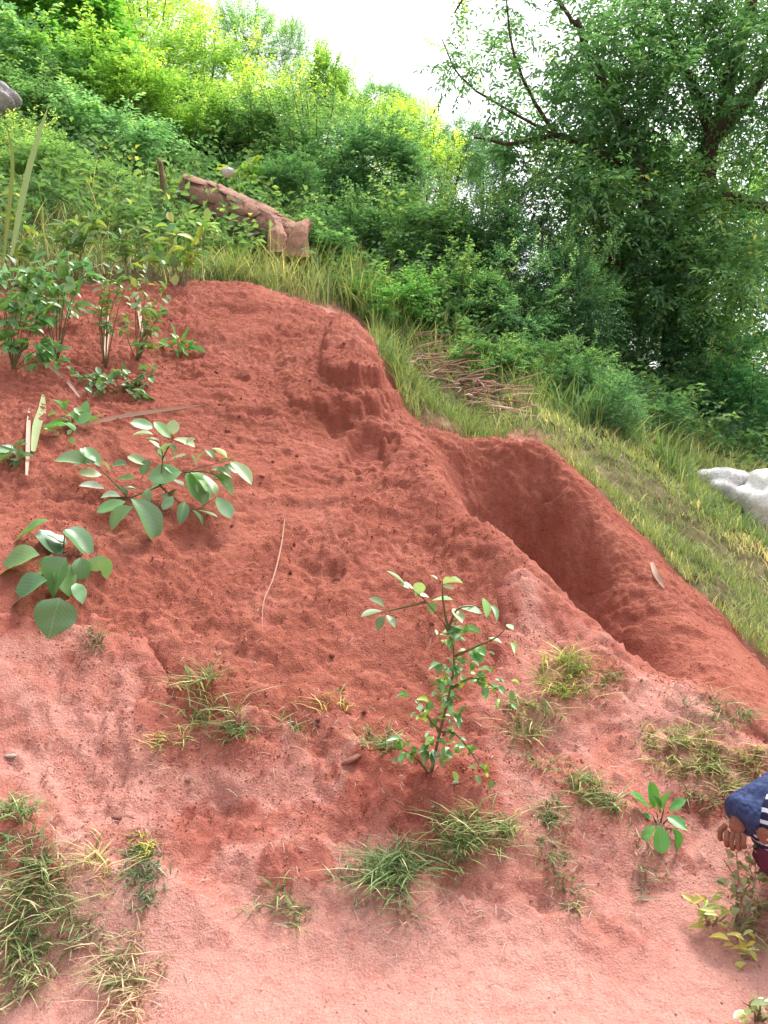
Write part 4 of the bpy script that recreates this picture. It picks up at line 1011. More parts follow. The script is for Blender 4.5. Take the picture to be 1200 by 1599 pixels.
lv = [((560,150),(490,100),.4,SKY_SHEEN),((590,165),(535,148),.5,SKY_SHEEN),((600,195),(622,138),.6,SKY_SHEEN),((680,132),(655,115)),((700,150),(768,120),.4,SKY_SHEEN),((700,155),(742,168),.5,SKY_SHEEN),((650,200),(598,188),.5),((660,210),(738,208),.5,SKY_SHEEN),((660,215),(662,258),.7),
   ((740,240),(772,295),.6,SKY_SHEEN),((760,235),(848,262),.4,SKY_SHEEN),((850,200),(868,272),.4,(2.2,2.4,.8)),((870,230),(912,272),.4,(1.5,1.8,1.2)),((482,232),(428,200),.5,(1.6,1.1,1.3)),((472,250),(393,272),.5,(1.3,1.1,1.0)),((490,265),(522,312),.5,(1.5,1.1,1.2)),((480,270),(453,318),.5,(1.4,1.1,1.0)),
   ((700,330),(760,315)),((770,335),(835,310)),((720,350),(690,335),.5,(2.6,2.4,.8)),((830,380),(850,425),.8,(1.2,2.0,.5)),((870,350),(920,370)),((940,300),(965,320),.6,(5,3,4)),((950,370),(975,395),.6,(3.0,2.2,.5)),((800,400),(840,440),.7,(.9,1.6,1.2))]
for (cx_, cy_, n_, rx_, ry_) in ((740,350,18,60,50),(740,470,22,60,50),(690,530,14,40,50),(630,620,16,60,50),(640,780,22,70,45),(540,770,8,25,30),(750,740,18,50,70),(860,480,16,60,60),(930,560,8,50,40),(860,860,6,50,40),(720,640,14,60,60)):
    for _ in range(n_):
        x, y = rl3.gauss(cx_, rx_ * .6), rl3.gauss(cy_, ry_ * .6); an = rl3.uniform(0, 6.28); L = rl3.uniform(24, 48)
        lv.append(((x, y), (x + L * math.cos(an), y + L * math.sin(an)), .5, rl3.choice(((1.0, 1.5, 1.0), (1.5, 1.9, 1.1), (2.2, 2.0, 1.8), SKY_SHEEN, (4.4, 2.9, .8), (.8, 1.3, 1.0), (3.0, 2.2, 2.4)))))
leafy_plant('spindly_sapling', 'spindly leaning sapling with small round leaves in the middle below the heap', (655, 845), lv, 'ellip', cv3,
   [((655,845),(690,700),(730,540),(745,420),(720,320),(640,215),(560,150)),((745,420),(830,380),(900,350),(950,300)),((720,320),(700,200),(700,140)),((640,215),(540,240),(470,255)),((730,540),(820,500),(930,560)),((690,700),(760,720),(860,860)),((655,845),(600,800),(545,765)),((690,700),(640,640),(600,580)),((720,320),(760,240),(860,235))], .5, c2, 0.09, 5, dcap=0.5, r0=0.006)
cv4 = zpx((850, 1000), 2.669)
lime = lambda r: r.choice(((1.0, 1.9, .7), (1.3, 2.1, .8), (.9, 1.7, 1.0)))
leafy_plant('lime_seedling', 'fresh lime green seedling with oblong leaves near the right edge', (480, 760),
   [((462,700),(440,588)),((445,705),(362,636)),((495,705),(522,618)),((520,710),(592,662)),((455,735),(385,733)),((512,735),(592,778)),((480,770),(492,892)),((532,785),(578,884)),((462,772),(405,838)),((470,770),(515,860),.5,(.8,1.6,1.3)),((540,778),(598,792),.3,(5,3.5,4)),((480,720),(470,650),.5,(.8,1.4,.5))],
   'oblong', cv4, [((480,760),(470,720)),((480,760),(520,740)),((480,760),(535,785)),((480,760),(500,700)),((480,760),(455,735))], .45, lime, 0.05, 6)
# weeds on the left shoulder of the heap
def weed(name, label, px, py, spots, n, Lpx, cols, seed, kind='ellip', wr=0.5, gap=0.12, group=None, mat='stem', r0=0.004, tall=0.0):
    rl_ = random.Random(seed); rp = S(px, py); dr = proj(rp)[2]
    t = thing(name, label, 'plant', rp, group); paths = []; tips = []
    for (x, y) in spots:
        q = P(x, y, min(dr, gd(x, y) - gap)); m_ = rp.lerp(q, 0.5) + Vector((rl_.uniform(-.03, .03), -0.02, rl_.uniform(0, .04)))
        paths.append([rp - Vector((0, 0, 0.02)), m_, q]); tips.append((m_, q))
    stems_obj(t, paths, r0, 0.0015, mat)
    for i in range(n):
        m_, q = tips[i % len(tips)]; f = rl_.random() ** 0.6
        B = m_.lerp(q, f) + Vector((rl_.uniform(-.03, .03), rl_.uniform(-.03, .02), rl_.uniform(-.03, .03)))
        L = Lpx / F_PX * dr * rl_.uniform(0.6, 1.3); an = rl_.uniform(0, 6.28)
        T = B + Vector((math.cos(an), rl_.uniform(-.6, .3), math.sin(an) * 0.7 + 0.1)) * L
        put_leaf(t, kind, B, T, L * wr * rl_.uniform(.8, 1.2), rl_.choice(cols), rl_)
    return t
GREENS = ((1.2, 1.6, 1.0), (1.5, 1.9, 1.1), (1.9, 2.1, 1.5), (.9, 1.3, .9), (2.6, 2.2, 1.8))
PALEW = ((2.4, 1.8, 1.6), (4.0, 2.4, 2.4), (1.5, 1.5, 1.1), (4.6, 2.5, .9), (1.9, 1.8, 1.3))
weed('leafy_weed', 'bushy dark green weed at the left edge above the tall blades', 20, 575, [(10,430),(45,440),(20,490),(60,500),(80,540),(30,540),(75,465),(100,560),(5,520),(50,410),(85,430),(15,460)], 210, 21, GREENS, 41, 'ellip', .55)
weed('leafy_weed', 'tall green weed with large leaves leaning in from the left edge', 90, 560, [(60,400),(100,415),(125,440),(90,450),(60,430),(140,410),(30,420),(110,390),(75,470)], 75, 27, GREENS, 42, 'ovate', .5, 0.25)
weed('leafy_weed', 'thin pale weed stem with few leaves left of the small bright tuft', 165, 570, [(170,420),(190,440),(150,480),(175,500),(165,460),(180,400),(205,420)], 80, 16, PALEW, 43)
weed('leafy_weed', 'straggling pale weed with round leaves above the small bright tuft', 215, 560, [(215,440),(235,470),(255,450),(200,500),(240,510),(225,540),(260,480),(230,420)], 110, 15, PALEW, 44)
weed('leafy_weed', 'low grey green weed on the soil below the straggling pale weed', 190, 610, [(160,590),(190,580),(215,600),(240,580),(225,620),(150,610),(120,590)], 120, 15, ((1.5,1.5,1.3),(1.2,1.3,1.0),(2,1.7,1.3),(.9,1.1,.8)), 45)
weed('leafy_weed', 'dark low weed beside the long dry blade', 115, 665, [(90,650),(110,645),(130,655),(120,680),(95,670)], 26, 24, GREENS, 46)
weed('leafy_weed', 'flat grey green weed at the left edge below the tall blades', 25, 715, [(0,700),(20,695),(30,715),(10,725),(40,710)], 20, 22, ((.9,1.1,.9),(1.2,1.3,1.1)), 47)
weed('leafy_weed', 'small bright green tuft alone on the bare red soil of the heap', 278, 552, [(262,540),(275,528),(290,532),(298,545),(280,545)], 36, 20, ((1.6,2.2,.6),(2.0,2.3,.9),(1.2,1.8,.6)), 48, 'oblong', .3, 0.06)
weed('yellowing_weed', 'yellowing weed with dry stems at the top left of the heap', 285, 455, [(290,380),(270,350),(310,360),(250,400),(300,400),(325,350),(275,410)], 60, 24, ((6,2.8,.6),(4,2.5,.9),(1.6,1.7,.9),(6.4,3.0,1.6)), 49, mat='twig', r0=0.008)
weed('yellow_sapling', 'small sapling with yellow leaves above the rock outcrop', 385, 330, [(360,265),(385,260),(400,275),(375,285),(395,250)], 60, 20, ((6.5,3.2,1.0),(7.0,3.3,.9),(4.4,2.9,1.2)), 50, gap=0.5)
weed('leafy_weed', 'pale weed growing in front of the upper end of the rock outcrop', 300, 370, [(280,310),(300,300),(320,320),(265,335),(310,340),(290,350),(335,345)], 90, 17, PALEW, 55, gap=0.3)
weed('leafy_weed', 'yellowish weed in front of the middle of the rock outcrop', 375, 400, [(350,350),(375,360),(400,370),(360,365),(385,375),(335,350),(410,375)], 130, 15, PALEW, 56, gap=0.3)
weed('leafy_weed', 'dark leafy weed below the rock outcrop block', 450, 420, [(420,385),(445,375),(470,380),(490,385),(435,395),(500,375),(455,400)], 130, 17, GREENS, 57, gap=0.3)
weed('leafy_weed', 'dry vine leaves clinging to the narrow dead stump', 262, 360, [(250,250),(262,270),(245,290),(265,310),(250,325),(270,335)], 70, 15, ((5,2.2,1.6),(3,1.8,1.2),(4.5,2.4,2.2)), 58, gap=0.5, mat='twig')
weed('tall_weed', 'tall pale weed with narrow leaves at the left edge beside the reeds', 25, 450, [(10,330),(35,345),(50,370),(20,300),(60,395),(5,370)], 90, 26, PALEW, 61, 'oblong', .28, 0.25)
weed('tall_weed', 'wispy pale weed rising behind the leafy weeds on the left', 120, 440, [(100,340),(125,350),(140,370),(110,380),(150,345),(90,365)], 100, 22, PALEW, 62, 'oblong', .3, 0.25)
weed('tall_weed', 'loose yellowish weed between the left weeds and the yellowing weed', 205, 440, [(190,360),(215,350),(230,375),(200,390),(240,400),(180,380)], 100, 20, PALEW, 63, 'oblong', .35, 0.25)
weed('tall_weed', 'grey green weed spilling over the left end of the heap crest', 60, 505, [(40,440),(70,430),(95,450),(30,470),(110,480),(80,470)], 110, 20, ((2.0,1.9,1.8),(1.6,1.7,1.3),(3,2.3,2.2)), 64, 'ellip', .45, 0.2)
weed('drying_weed', 'drying yellow leaved weed at the lower right corner', 1110, 1440, [(1085,1405),(1110,1400),(1100,1425),(1125,1420),(1095,1440)], 26, 22, ((7.5,2.6,1.4),(7.9,3.2,2.6),(6,2.4,.8)), 51, 'oblong', .35, 0.06, mat='twig')
weed('drying_weed', 'lowest orange yellow weed sprig on the bare ground at lower right', 1155, 1490, [(1140,1470),(1155,1462),(1170,1475),(1152,1485)], 14, 24, ((7.9,2.5,.6),(7.9,3.2,2.0)), 52, 'oblong', .35, 0.04, mat='twig')
weed('brown_weed', 'brown seeded weed in front of the hand of the seated person', 1150, 1440, [(1130,1340),(1150,1330),(1170,1350),(1140,1370),(1165,1390),(1185,1370),(1150,1400),(1180,1330)], 70, 15, ((4.5,1.2,1.8),(6,1.9,2.9),(2.4,1.1,1.0),(4.2,1.8,1.4)), 53, gap=0.12, mat='twig')
weed('pale_weed', 'pale weed cut by the lower right corner of the picture', 1180, 1590, [(1160,1565),(1180,1560),(1195,1575),(1170,1580)], 22, 20, ((4,2.0,1.8),(5,2.4,2.6)), 54, gap=0.04)

# single long blades and stalks
def strap(name, label, pts, wpx, col, d=None, gap=0.08, cat='grass blade', mat='straw'):
    """a long tapering blade through pixel points"""
    P3 = []
    for p in pts:
        dd = p[2] if len(p) > 2 else (min(d, gd(p[0], p[1]) - gap) if d else gd(p[0], p[1]) - gap); P3.append(P(p[0], p[1], dd))
    root = P3[0]; pp = smooth_path(P3, 14); V = []; Q = []
    for i, q in enumerate(pp):
        f = i / 13; wd = wpx / F_PX * (q - CAM).length * max(0.06, math.sin(math.pi * (0.12 + 0.88 * f)) ** 0.7)
        t = (pp[min(i + 1, 13)] - pp[max(i - 1, 0)]).normalized(); sd_ = t.cross((CAM - q).normalized()).normalized(); nn = sd_.cross(t)
        q = q - root
        V += [tuple(q + sd_ * wd / 2 + nn * wd * .15), tuple(q), tuple(q - sd_ * wd / 2 + nn * wd * .15)]
    for i in range(13):
        k = i * 3; Q += [(k, k + 1, k + 4, k + 3), (k + 1, k + 2, k + 5, k + 4)]
    o = obj(name, make_mesh(name, np.array(V), [np.array(Q)], {'tint': np.full(len(V), 0.75)}), M[mat], None, root); o.color = K8(col)
    return tag(o, label, cat)
strap('tall_reed', 'tall upright reed blade at the left edge reaching above the weeds', [(18,400,4.6),(35,310,4.6),(52,240,4.6),(76,165,4.6)], 8, (1.6,2.0,1.9), mat='grass')
strap('tall_reed', 'yellow green reed stem left of the tallest blade', [(4,420,4.7),(14,330,4.7),(20,250,4.7),(10,190,4.7)], 5, (1.3,1.5,.9), mat='grass')
strap('long_blade', 'long dry straw blade lying across the heap above the pale sapling', [(128,664),(190,650),(250,641),(318,632)], 6, (1.2,1.15,1.1), None, 0.10)
strap('long_blade', 'upright grey green blade at the left edge beside the dry one', [(52,705),(58,665),(66,640),(68,612)], 12, (1.8,2.0,1.8), None, 0.10, mat='grass')
strap('long_blade', 'narrow dry upright blade at the far left of the heap', [(42,742),(44,700),(45,660),(46,632)], 6, (1.2,1.15,1.1), None, 0.10)
strap('dry_stalk', 'thin pale stalk stretched down the face of the heap', [(445,810),(440,850),(428,900),(412,940),(410,985)], 2.0, (.95,.8,.75), None, 0.085, 'stalk')
strap('dry_leaf', 'dry pale leaf stuck in the crest of the right hand ridge', [(1018,878),(1024,895),(1032,908),(1037,918)], 8, (1.2,1.15,1.1), None, 0.08, 'leaf')
strap('dry_stalk', 'thin straw bending over the grass beside the right hand ridge', [(1005,868),(990,845),(982,820),(975,805)], 4, (1.2,1.15,1.1), None, 0.03, 'stalk')
strap('dry_stalk', 'arching dry stem over the weeds at the left edge', [(125,620),(100,590),(60,560),(20,545)], 5, (1.2,1.15,1.1), None, 0.12, 'stalk')
strap('dry_stalk', 'pale leaning stalk among weeds at the top left of the heap', [(222,520),(216,470),(205,430)], 6, (1.2,1.15,1.1), None, 0.12, 'stalk')
strap('dry_stalk', 'short bare brown stalk standing in the soil left of the small bright tuft', [(164,565),(168,520),(170,490)], 6, (1.2,1.15,1.1), None, 0.10, 'stalk')
strap('dry_stalk', 'long pale straw lying above the widest grass tuft in the foreground', [(705,1292),(740,1288),(790,1286),(850,1282)], 4, (1.2,1.15,1.1), None, 0.02, 'stalk')
strap('dry_stalk', 'short reddish stick on the bare ground left of the yellow weed', [(992,1402),(1010,1403),(1036,1402)], 5, (1.2,1.15,1.1), None, 0.008, 'stick')

# grass tufts on the bare ground, each one a plant of its own
def tuft(label, px, py, rx, ry, n, hpx, tint, seed, col=(1, 1.05, .95), lean=1.35, w=0.0045):
    hpx *= 0.85; n = int(n * 0.85)
    rg_ = np.random.default_rng(seed); c = S(px, py + ry * 0.4)
    pts = []
    for _ in range(max(6, n // 14)):
        a_ = rg_.uniform(0, 6.28); k = rg_.random() ** 0.5; q = G(px + rx * k * math.cos(a_), py + ry * k * math.sin(a_)); pts.append((q.x, q.y))
    pts = np.array(pts); j = rg_.integers(0, len(pts), n)
    X = pts[j, 0] + rg_.normal(0, 0.016, n); Y = pts[j, 1] + rg_.normal(0, 0.016, n); Z = surf_z(X, Y)
    H = hpx / F_PX * proj(c)[2] * rg_.uniform(0.45, 1.35, n)
    mb = MB(); an = rg_.uniform(0, 6.28, n); le = np.stack([np.cos(an), np.sin(an) - 0.35, np.zeros(n)], -1) * (lean * rg_.uniform(0.3, 1.5, (n, 1)))
    blades(mb, rg_, X - c.x, Y - c.y, Z - c.z, H, le, rg_.uniform(0.6, 1.4, n) * w, np.clip(rg_.normal(tint + 0.08, 0.26, n), 0.02, 1), 0.7)
    o = obj('grass_tuft', mb.mesh('grass_tuft'), M['grass'], None, c); o.color = K8([v * 1.35 for v in col])
    return tag(o, label, 'grass tuft', 'grass tufts on the bare red ground')
GT = [
 ('straggly grass tuft at the left edge below the pale pebble', 20,1280,45,30,150,40,.5,(1,1.2,.9)),
 ('grass tuft at the left edge in the big lower left patch, upper part', 30,1370,50,35,200,45,.5,(1.1,1.2,1.1)),
 ('dense grass tuft in the big patch at the lower left edge', 45,1450,65,45,420,50,.55,(1.1,1.2,1)),
 ('lowest grass tuft of the big patch at the left edge', 35,1520,50,30,220,45,.62,(1.1,1.15,1)),
 ('dry leafy tuft just right of the left edge patch', 85,1380,30,25,90,40,.72,(1.2,1.1,1)),
 ('thin yellow tuft between the left patch and the column of ground weed', 165,1385,20,35,70,45,.85,(1.2,1.1,.8)),
 ('upright column of blue green ground weed on the lower left', 228,1390,26,55,420,22,.35,(1.1,1.25,1.3)),
 ('yellow topped sprig crowning the column of ground weed', 228,1345,16,12,70,26,.8,(1.3,1.4,.5)),
 ('small grey weed tuft below the left patch near the column', 140,1475,28,25,150,22,.55,(1.1,1.1,1.1)),
 ('sprawling dry brown tuft at the bottom left', 205,1510,50,40,260,40,.82,(1.1,1,.95)),
 ('straw coloured roots and stems trailing at the bottom edge on the left', 205,1570,30,30,90,45,.98,(1.2,1,1)),
 ('small grass sprig low in the middle left of the bare ground', 430,1425,45,22,150,28,.5,(1,1.15,.9)),
 ('grass tuft with broad blades at the foot of the heap on the left', 325,1115,55,40,190,50,.6,(1.15,1.2,1)),
 ('drooping grass tuft just below the broad bladed one', 345,1165,35,20,110,42,.5,(1,1.1,.95)),
 ('small yellow grass tuft beside the orange pebble', 272,1185,30,14,80,28,.75,(1.2,1.25,.8)),
 ('lone grey tuft on the bare ground below the broad leaved seedling', 145,1035,14,12,55,28,.45,(1,1.05,1)),
 ('tiny sprig of grass between heap foot and bare ground, left of centre', 462,1150,14,18,40,26,.45,(1,1.15,.9)),
 ('thin yellowish sprig at the foot of the heap in the centre', 520,1112,24,10,30,40,.85,(1.4,1.3,.8)),
 ('scruffy tuft with exposed roots beside the flat stone', 585,1170,45,18,110,34,.55,(1,1.1,.9)),
 ('thick hanging grass tuft in the centre foreground', 612,1385,45,38,330,60,.45,(1,1.2,1)),
 ('widest tangled grass tuft in the foreground right of centre', 735,1330,80,32,480,42,.58,(1.05,1.15,.9)),
 ('short grass fringe joining the two central foreground tufts', 680,1365,60,18,200,32,.5,(1,1.15,.95)),
 ('thin dry tuft on the path edge below the central tufts', 615,1440,35,20,80,30,.8,(1,.95,.9)),
 ('tiny grass blade cluster left of the thick hanging tuft', 540,1390,12,16,40,30,.45,(1,1.1,1)),
 ('narrow strip of grass right of the widest foreground tuft', 862,1330,20,45,200,30,.5,(.95,1.1,.95)),
 ('sparse grass running down to the path on the right', 885,1405,28,28,110,24,.6,(1,1,.95)),
 ('grass tuft left of the lime green seedling', 938,1262,45,35,240,36,.52,(1,1.15,.9)),
 ('yellow green bushy tuft below the trench lip', 880,1085,38,45,340,44,.70,(1.15,1.25,.7)),
 ('mixed grass tuft right of the spindly sapling stem', 825,1150,45,35,240,38,.62,(1.05,1.1,.85)),
 ('small tuft between the yellow bushy tuft and the gully', 960,1080,28,16,90,22,.6,(1,1.05,.85)),
 ('blue green tuft with reddish bits in the gully mouth', 1115,1125,50,18,180,34,.42,(1,1.15,1.1)),
 ('wide yellow brown grass patch above the lime seedling', 1060,1175,65,38,420,34,.72,(1.05,1.1,.8)),
 ('dry grass patch beside the sleeve at the right edge', 1140,1205,60,35,380,36,.74,(1.05,1.05,.8)),
 ('small brown tuft in the shade right of the lime seedling', 1105,1245,35,14,110,26,.66,(.9,.9,.75)),
 ('sparse grey tuft below the lime green seedling', 1000,1355,30,30,90,22,.6,(1,1,1)),
 ('dry grass at the right edge below the maroon cloth', 1180,1440,35,40,200,34,.75,(1,1,.85)),
 ('single sprig of grass in the middle right of the bare slope', 840,1215,24,12,60,26,.62,(1,1.05,.85)),
]
for k, g_ in enumerate(GT): tuft(*g_[:8], 400 + k, g_[8])
# taller clumps of grass on the slope behind the heap
def clump(label, px, py, n, hpx, tint, seed, col=(1.1, 1.3, 1.1), spread=0.10, w=0.010, dmin=5.0):
    rg_ = np.random.default_rng(seed); c = G(px, py, dmin); d = proj(c)[2]
    X = c.x + np.clip(rg_.normal(0, spread, n), -2 * spread, 2 * spread); Y = c.y + np.clip(rg_.normal(0, spread, n), -2 * spread, 2 * spread); Z = fast_z(X, Y)
    mb = MB(); blades(mb, rg_, X - c.x, Y - c.y, Z - c.z, hpx / F_PX * d * rg_.uniform(0.5, 1.25, n), 0.75, rg_.uniform(.6, 1.3, n) * w, np.clip(rg_.normal(tint, .2, n), .02, 1), 0.8)
    o = obj('grass_clump', mb.mesh('grass_clump'), M['grass'], None, c); o.color = K8([v * 1.35 for v in col])
    return tag(o, label, 'grass clump', 'tall grass clumps behind the heap')
CL = [('tall grass clump with long blades at the left end of the slope grass',505,470,80,90,.55),('arching grass clump just behind the crest of the heap',555,480,90,70,.5),
 ('bright grass clump at the right shoulder of the heap',625,590,130,60,.5),('grass clump in front of the dry stalk heap',665,640,130,50,.58),
 ('tall dark grass clump right of the dry stalk heap',810,600,130,80,.4),('long bladed grass clump below the low bluish shrub',900,670,120,90,.45),
 ('grass clump with straw mixed in beside the low bluish shrub',950,680,130,80,.65),('leaning tall grass left of the white boulders',1040,740,110,90,.5),
 ('grass clump half covering the mottled white boulder',1110,815,120,55,.5),('grass clump in front of the plain white boulder',1180,850,110,50,.52),
 ('yellow weedy clump at the right end of the dry stalks',808,680,80,45,.8),('tall grass clump at the foot of the dark shrub by the hollow',870,620,120,70,.42),
 ('dry straw clump under the low bluish shrub',980,690,110,60,.95),('green clump between heap crest and the low green shrub',600,520,110,60,.42),
 ('grassy clump at the edge of the yellowing weed on the left',330,440,90,60,.7),('pale grass clump at the left edge above the litter',60,340,90,90,.6),
 ('grass clump in the middle of the upper left weeds',170,380,100,70,.62)]
for k, c_ in enumerate(CL): clump(*c_, 500 + k)

# ------------------------------------------------------------------ the person kneeling at the right edge
def skin_mesh(name, verts, edges, rad, sub=2, root=0):
    me = bpy.data.meshes.new(name + '_tmp'); me.from_pydata([tuple(v) for v in verts], edges, [])
    o = bpy.data.objects.new(name + '_tmp', me); COL.objects.link(o)
    o.modifiers.new('s', 'SKIN'); 
    for i, v in enumerate(me.skin_vertices[0].data):
        r = rad[i]; v.radius = (r, r) if np.isscalar(r) else r; v.use_root = (i == root)
    m_ = o.modifiers.new('d', 'SUBSURF'); m_.levels = sub; m_.render_levels = sub
    dg = bpy.context.evaluated_depsgraph_get(); dg.update()
    out = bpy.data.meshes.new_from_object(o.evaluated_get(dg)); out.name = name
    bpy.data.objects.remove(o); bpy.data.meshes.remove(me)
    out.polygons.foreach_set('use_smooth', np.ones(len(out.polygons), bool)); return out
M['skin'] = rock_mat('brown_skin', (0.30, 0.12, 0.085), (0.40, 0.18, 0.13), (0.26, 0.10, 0.07), 26)
m = N('navy_cloth'); nz = m.noise(60, 4, 0.6); m.princ(m.ramp(nz, [(0.3, (0.022, 0.035, 0.10)), (0.7, (0.05, 0.075, 0.19))]), 0.75, m.bump(m.noise(11, 3, 0.5), 1.0, 0.06, m.bump(m.noise(320, 2, 0.5), 0.4, 0.002)), 0.25); M['navy'] = m.m
m = N('printed_navy_cloth'); mp = m.n('ShaderNodeMapping'); mp.inputs['Rotation'].default_value = (0, R(35), 0); m.l(m.pos(), mp.inputs[0])
wv = m.n('ShaderNodeTexWave', i_Scale=17.0, i_Distortion=2.2, i_Detail=1.0); wv.bands_direction = 'Z'; m.l(mp.outputs[0], wv.inputs['Vector'])
lf_ = m.ramp(m.noise(4.5, 1, 0.4), [(0.44, 0.0), (0.47, 1.0)])
fac = m.math('MULTIPLY', m.ramp(wv.outputs['Fac'], [(0.55, 0.0), (0.68, 1.0)]), lf_)
m.princ(m.mix(fac, (0.012, 0.016, 0.05), (0.62, 0.64, 0.72)), 0.7, None, 0.25); M['print'] = m.m
M['maroon'] = rock_mat('maroon_cloth', (0.10, 0.022, 0.05), (0.17, 0.045, 0.085), None, 14)
M['hair'] = bark_mat('black_hair', (0.008, 0.007, 0.006), (0.02, 0.017, 0.015), 60)
pr = gpts(1.64, 2.60)
person = thing('person', 'seated person in navy sleeve and maroon cloth, mostly beyond the right edge', 'person', pr)
L_ = lambda px, py, d: P(px, py, d) - pr
def Wd(x, y, h): return Vector((x, y, gz(x, y) + h)) - pr          # h metres above the ground
pel, che, nek, hed = Wd(1.64, 2.60, .13), Wd(1.58, 2.60, .47), Wd(1.54, 2.60, .68), Wd(1.51, 2.59, .75)
sh1, el1, wr1 = che + Vector((-.06, -.14, .14)), L_(1268,1200,2.60), L_(1152,1280,2.52)
sh2, el2, wr2 = che + Vector((.04, .16, .14)), Wd(1.72, 2.84, .25), Wd(1.70, 2.95, .05)
kn1, an1 = L_(1192,1298,2.44), Wd(1.46, 2.40, .055); kn2, an2 = Wd(1.66, 3.00, .12), Wd(1.45, 2.78, .06)
hand = L_(1149,1303,2.50)
verts = [pel, (pel + che) / 2, che, nek, hed, hed + Vector((-.02, 0, .11)), sh1, el1, wr1, hand, sh2, el2, wr2, wr2 + Vector((-.06, -.02, -.05)), kn1, an1, an1 + Vector((-.12, -.02, -.02)), kn2, an2, an2 + Vector((-.10, -.02, -.01))]
edges = [(0, 1), (1, 2), (2, 3), (3, 4), (4, 5), (2, 6), (6, 7), (7, 8), (8, 9), (2, 10), (10, 11), (11, 12), (12, 13), (0, 14), (14, 15), (15, 16), (0, 17), (17, 18), (18, 19)]
rad = [.13, .12, .12, .06, .115, .11, .055, .042, .028, (.030, .018), .055, .042, .028, (.036, .02), .045, .04, .03, .065, .04, .03]
body = skin_mesh('person_body', verts, edges, rad)
# five fingers, each its own bent chain rooted in the palm, joined into the body mesh
import bmesh
hd = (hand - wr1).normalized(); acr = Vector((0.55, -0.62, -0.1)); acr = (acr - hd * acr.dot(hd)).normalized(); cur = hd.cross(acr)
if cur.x < 0: cur = -cur
bm = bmesh.new(); bm.from_mesh(body)
for k, (off, ln) in enumerate(((-.026, .056), (-.009, .064), (.009, .060), (.025, .046))):
    b0 = hand + acr * off; f1 = b0 + hd * ln * .50; f2 = f1 + (hd * .35 + cur * .8).normalized() * ln * .42; f3 = f2 + (cur * .5 - hd * .75).normalized() * ln * .32
    fm = skin_mesh('finger', [b0 - hd * .01, f1, f2, f3], [(0, 1), (1, 2), (2, 3)], [.0095, .0085, .0078, .0062]); bm.from_mesh(fm); bpy.data.meshes.remove(fm)
b0 = hand - acr * .030 - hd * .025; fm = skin_mesh('thumb', [b0, b0 - acr * .022 + hd * .022 + cur * .012, b0 - acr * .020 + hd * .052 + cur * .028], [(0, 1), (1, 2)], [.011, .0095, .008]); bm.from_mesh(fm); bpy.data.meshes.remove(fm)
# face: nose, ears and eye sockets
for off, r_, sc_ in (((-.095, -.02, .035), .018, (1.2, .8, 1.4)), ((-.01, -.09, .03), .02, (1, .5, 1.5)), ((.0, .09, .03), .02, (1, .5, 1.5))):
    res = bmesh.ops.create_icosphere(bm, subdivisions=2, radius=r_)
    for v in res['verts']: v.co = Vector((v.co.x * sc_[0], v.co.y * sc_[1], v.co.z * sc_[2])) + hed + Vector(off)
bm.to_mesh(body); bm.free(); body.polygons.foreach_set('use_smooth', np.ones(len(body.polygons), bool))
obj('body', body, M['skin'], person)
M['eye'] = rock_mat('dark_eye', (0.02, 0.015, 0.012), (0.03, 0.02, 0.018), None, 5)
for sy in (-.035, .035):
    e = lump_mesh('eye', 3, 2); obj('eye', e, M['eye'], person, hed + Vector((-.082, sy, .055))).scale = (.011, .013, .009)
mo_ = lump_mesh('mouth', 4, 2); obj('mouth', mo_, M['maroon'], person, hed + Vector((-.085, 0, -.01))).scale = (.010, .026, .008)
sl_dir = (wr1 - el1).normalized()
obj('sleeve', skin_mesh('sleeve', [sh1, el1, el1.lerp(wr1, .55), el1.lerp(wr1, .86), wr1 + sl_dir * .012], [(0, 1), (1, 2), (2, 3), (3, 4)], [.09, .072, .070, .078, .080]), M['navy'], person)
obj('sleeve', skin_mesh('sleeve', [sh2, el2, wr2], [(0, 1), (1, 2)], [.08, .065, .055]), M['navy'], person)
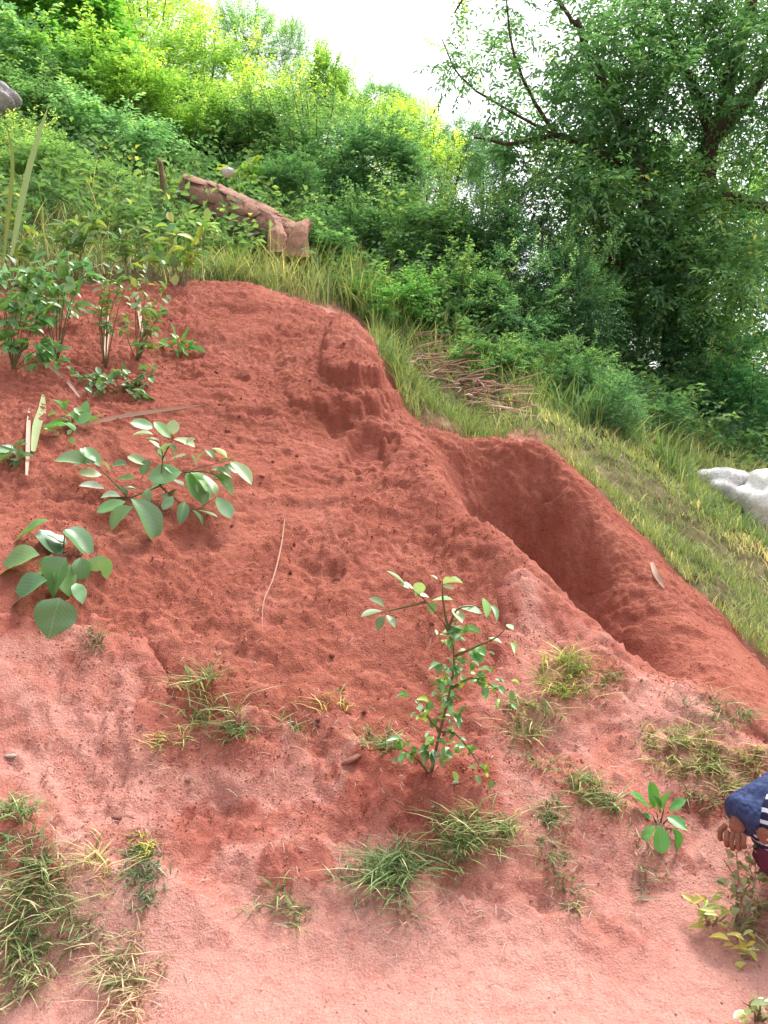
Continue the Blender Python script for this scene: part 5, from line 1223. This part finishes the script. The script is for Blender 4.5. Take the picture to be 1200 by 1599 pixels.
obj('shirt', skin_mesh('shirt', [pel, (pel + che) / 2, che, che.lerp(nek, .6), sh1, sh2], [(0, 1), (1, 2), (2, 3), (2, 4), (2, 5)], [.165, .155, .15, .08, .08, .08]), M['print'], person)
tv = [pel, pel.lerp(kn1, .55), kn1 + Vector((-.005, -.02, .035)), pel.lerp(kn2, .6), kn2]
obj('shirt_tail', skin_mesh('shirt_tail', tv, [(0, 1), (1, 2), (0, 3), (3, 4)], [.19, .15, .135, .13, .10]), M['print'], person)
obj('trousers', skin_mesh('trousers', [pel, kn1 + Vector((.02, -.01, -.07)), an1, kn2, an2], [(0, 1), (1, 2), (0, 3), (3, 4)], [.16, .11, .07, .09, .06]), M['maroon'], person)
hr = lump_mesh('hair', 6, 3)
h_ = obj('hair', hr, M['hair'], person, hed + Vector((.025, 0, .11))); h_.scale = (.10, .11, .115)

# dry bits of grass and root scattered over the bare ground round the tufts
rgL = np.random.default_rng(777); XL, YL = [], []
for g_ in GT:
    n_ = 26; k = np.sqrt(rgL.random(n_)) * 1.9; a_ = rgL.uniform(0, 6.28, n_); q = G(g_[1], g_[2])
    sx_ = g_[3] / F_PX * proj(q)[2]; XL.append(q.x + sx_ * k * np.cos(a_)); YL.append(q.y + sx_ * 1.1 * k * np.sin(a_))
XL.append(rgL.uniform(-1.3, 1.5, 260)); YL.append(rgL.uniform(2.0, 3.4, 260))
XL, YL = np.concatenate(XL), np.concatenate(YL); n_ = len(XL); ZL = surf_z(XL, YL) + 0.012
an = rgL.uniform(0, 6.28, n_); le = np.stack([np.cos(an), np.sin(an), np.zeros(n_)], -1) * rgL.uniform(1.5, 4.0, (n_, 1))
le[:, 2] = (surf_z(XL + np.cos(an) * 0.04, YL + np.sin(an) * 0.04) - ZL + 0.01) / 0.04 * 0.8
mb = MB(); blades(mb, rgL, XL, YL, ZL, rgL.uniform(0.010, 0.028, n_), le, np.full(n_, 0.0026), np.clip(rgL.normal(0.6, 0.3, n_), 0, 1), 1.0)
lt = obj('dry_litter', mb.mesh('dry_litter'), M['straw'], kind='stuff')
tag(lt, 'bits of dry grass and root scattered over the bare red ground', 'litter')
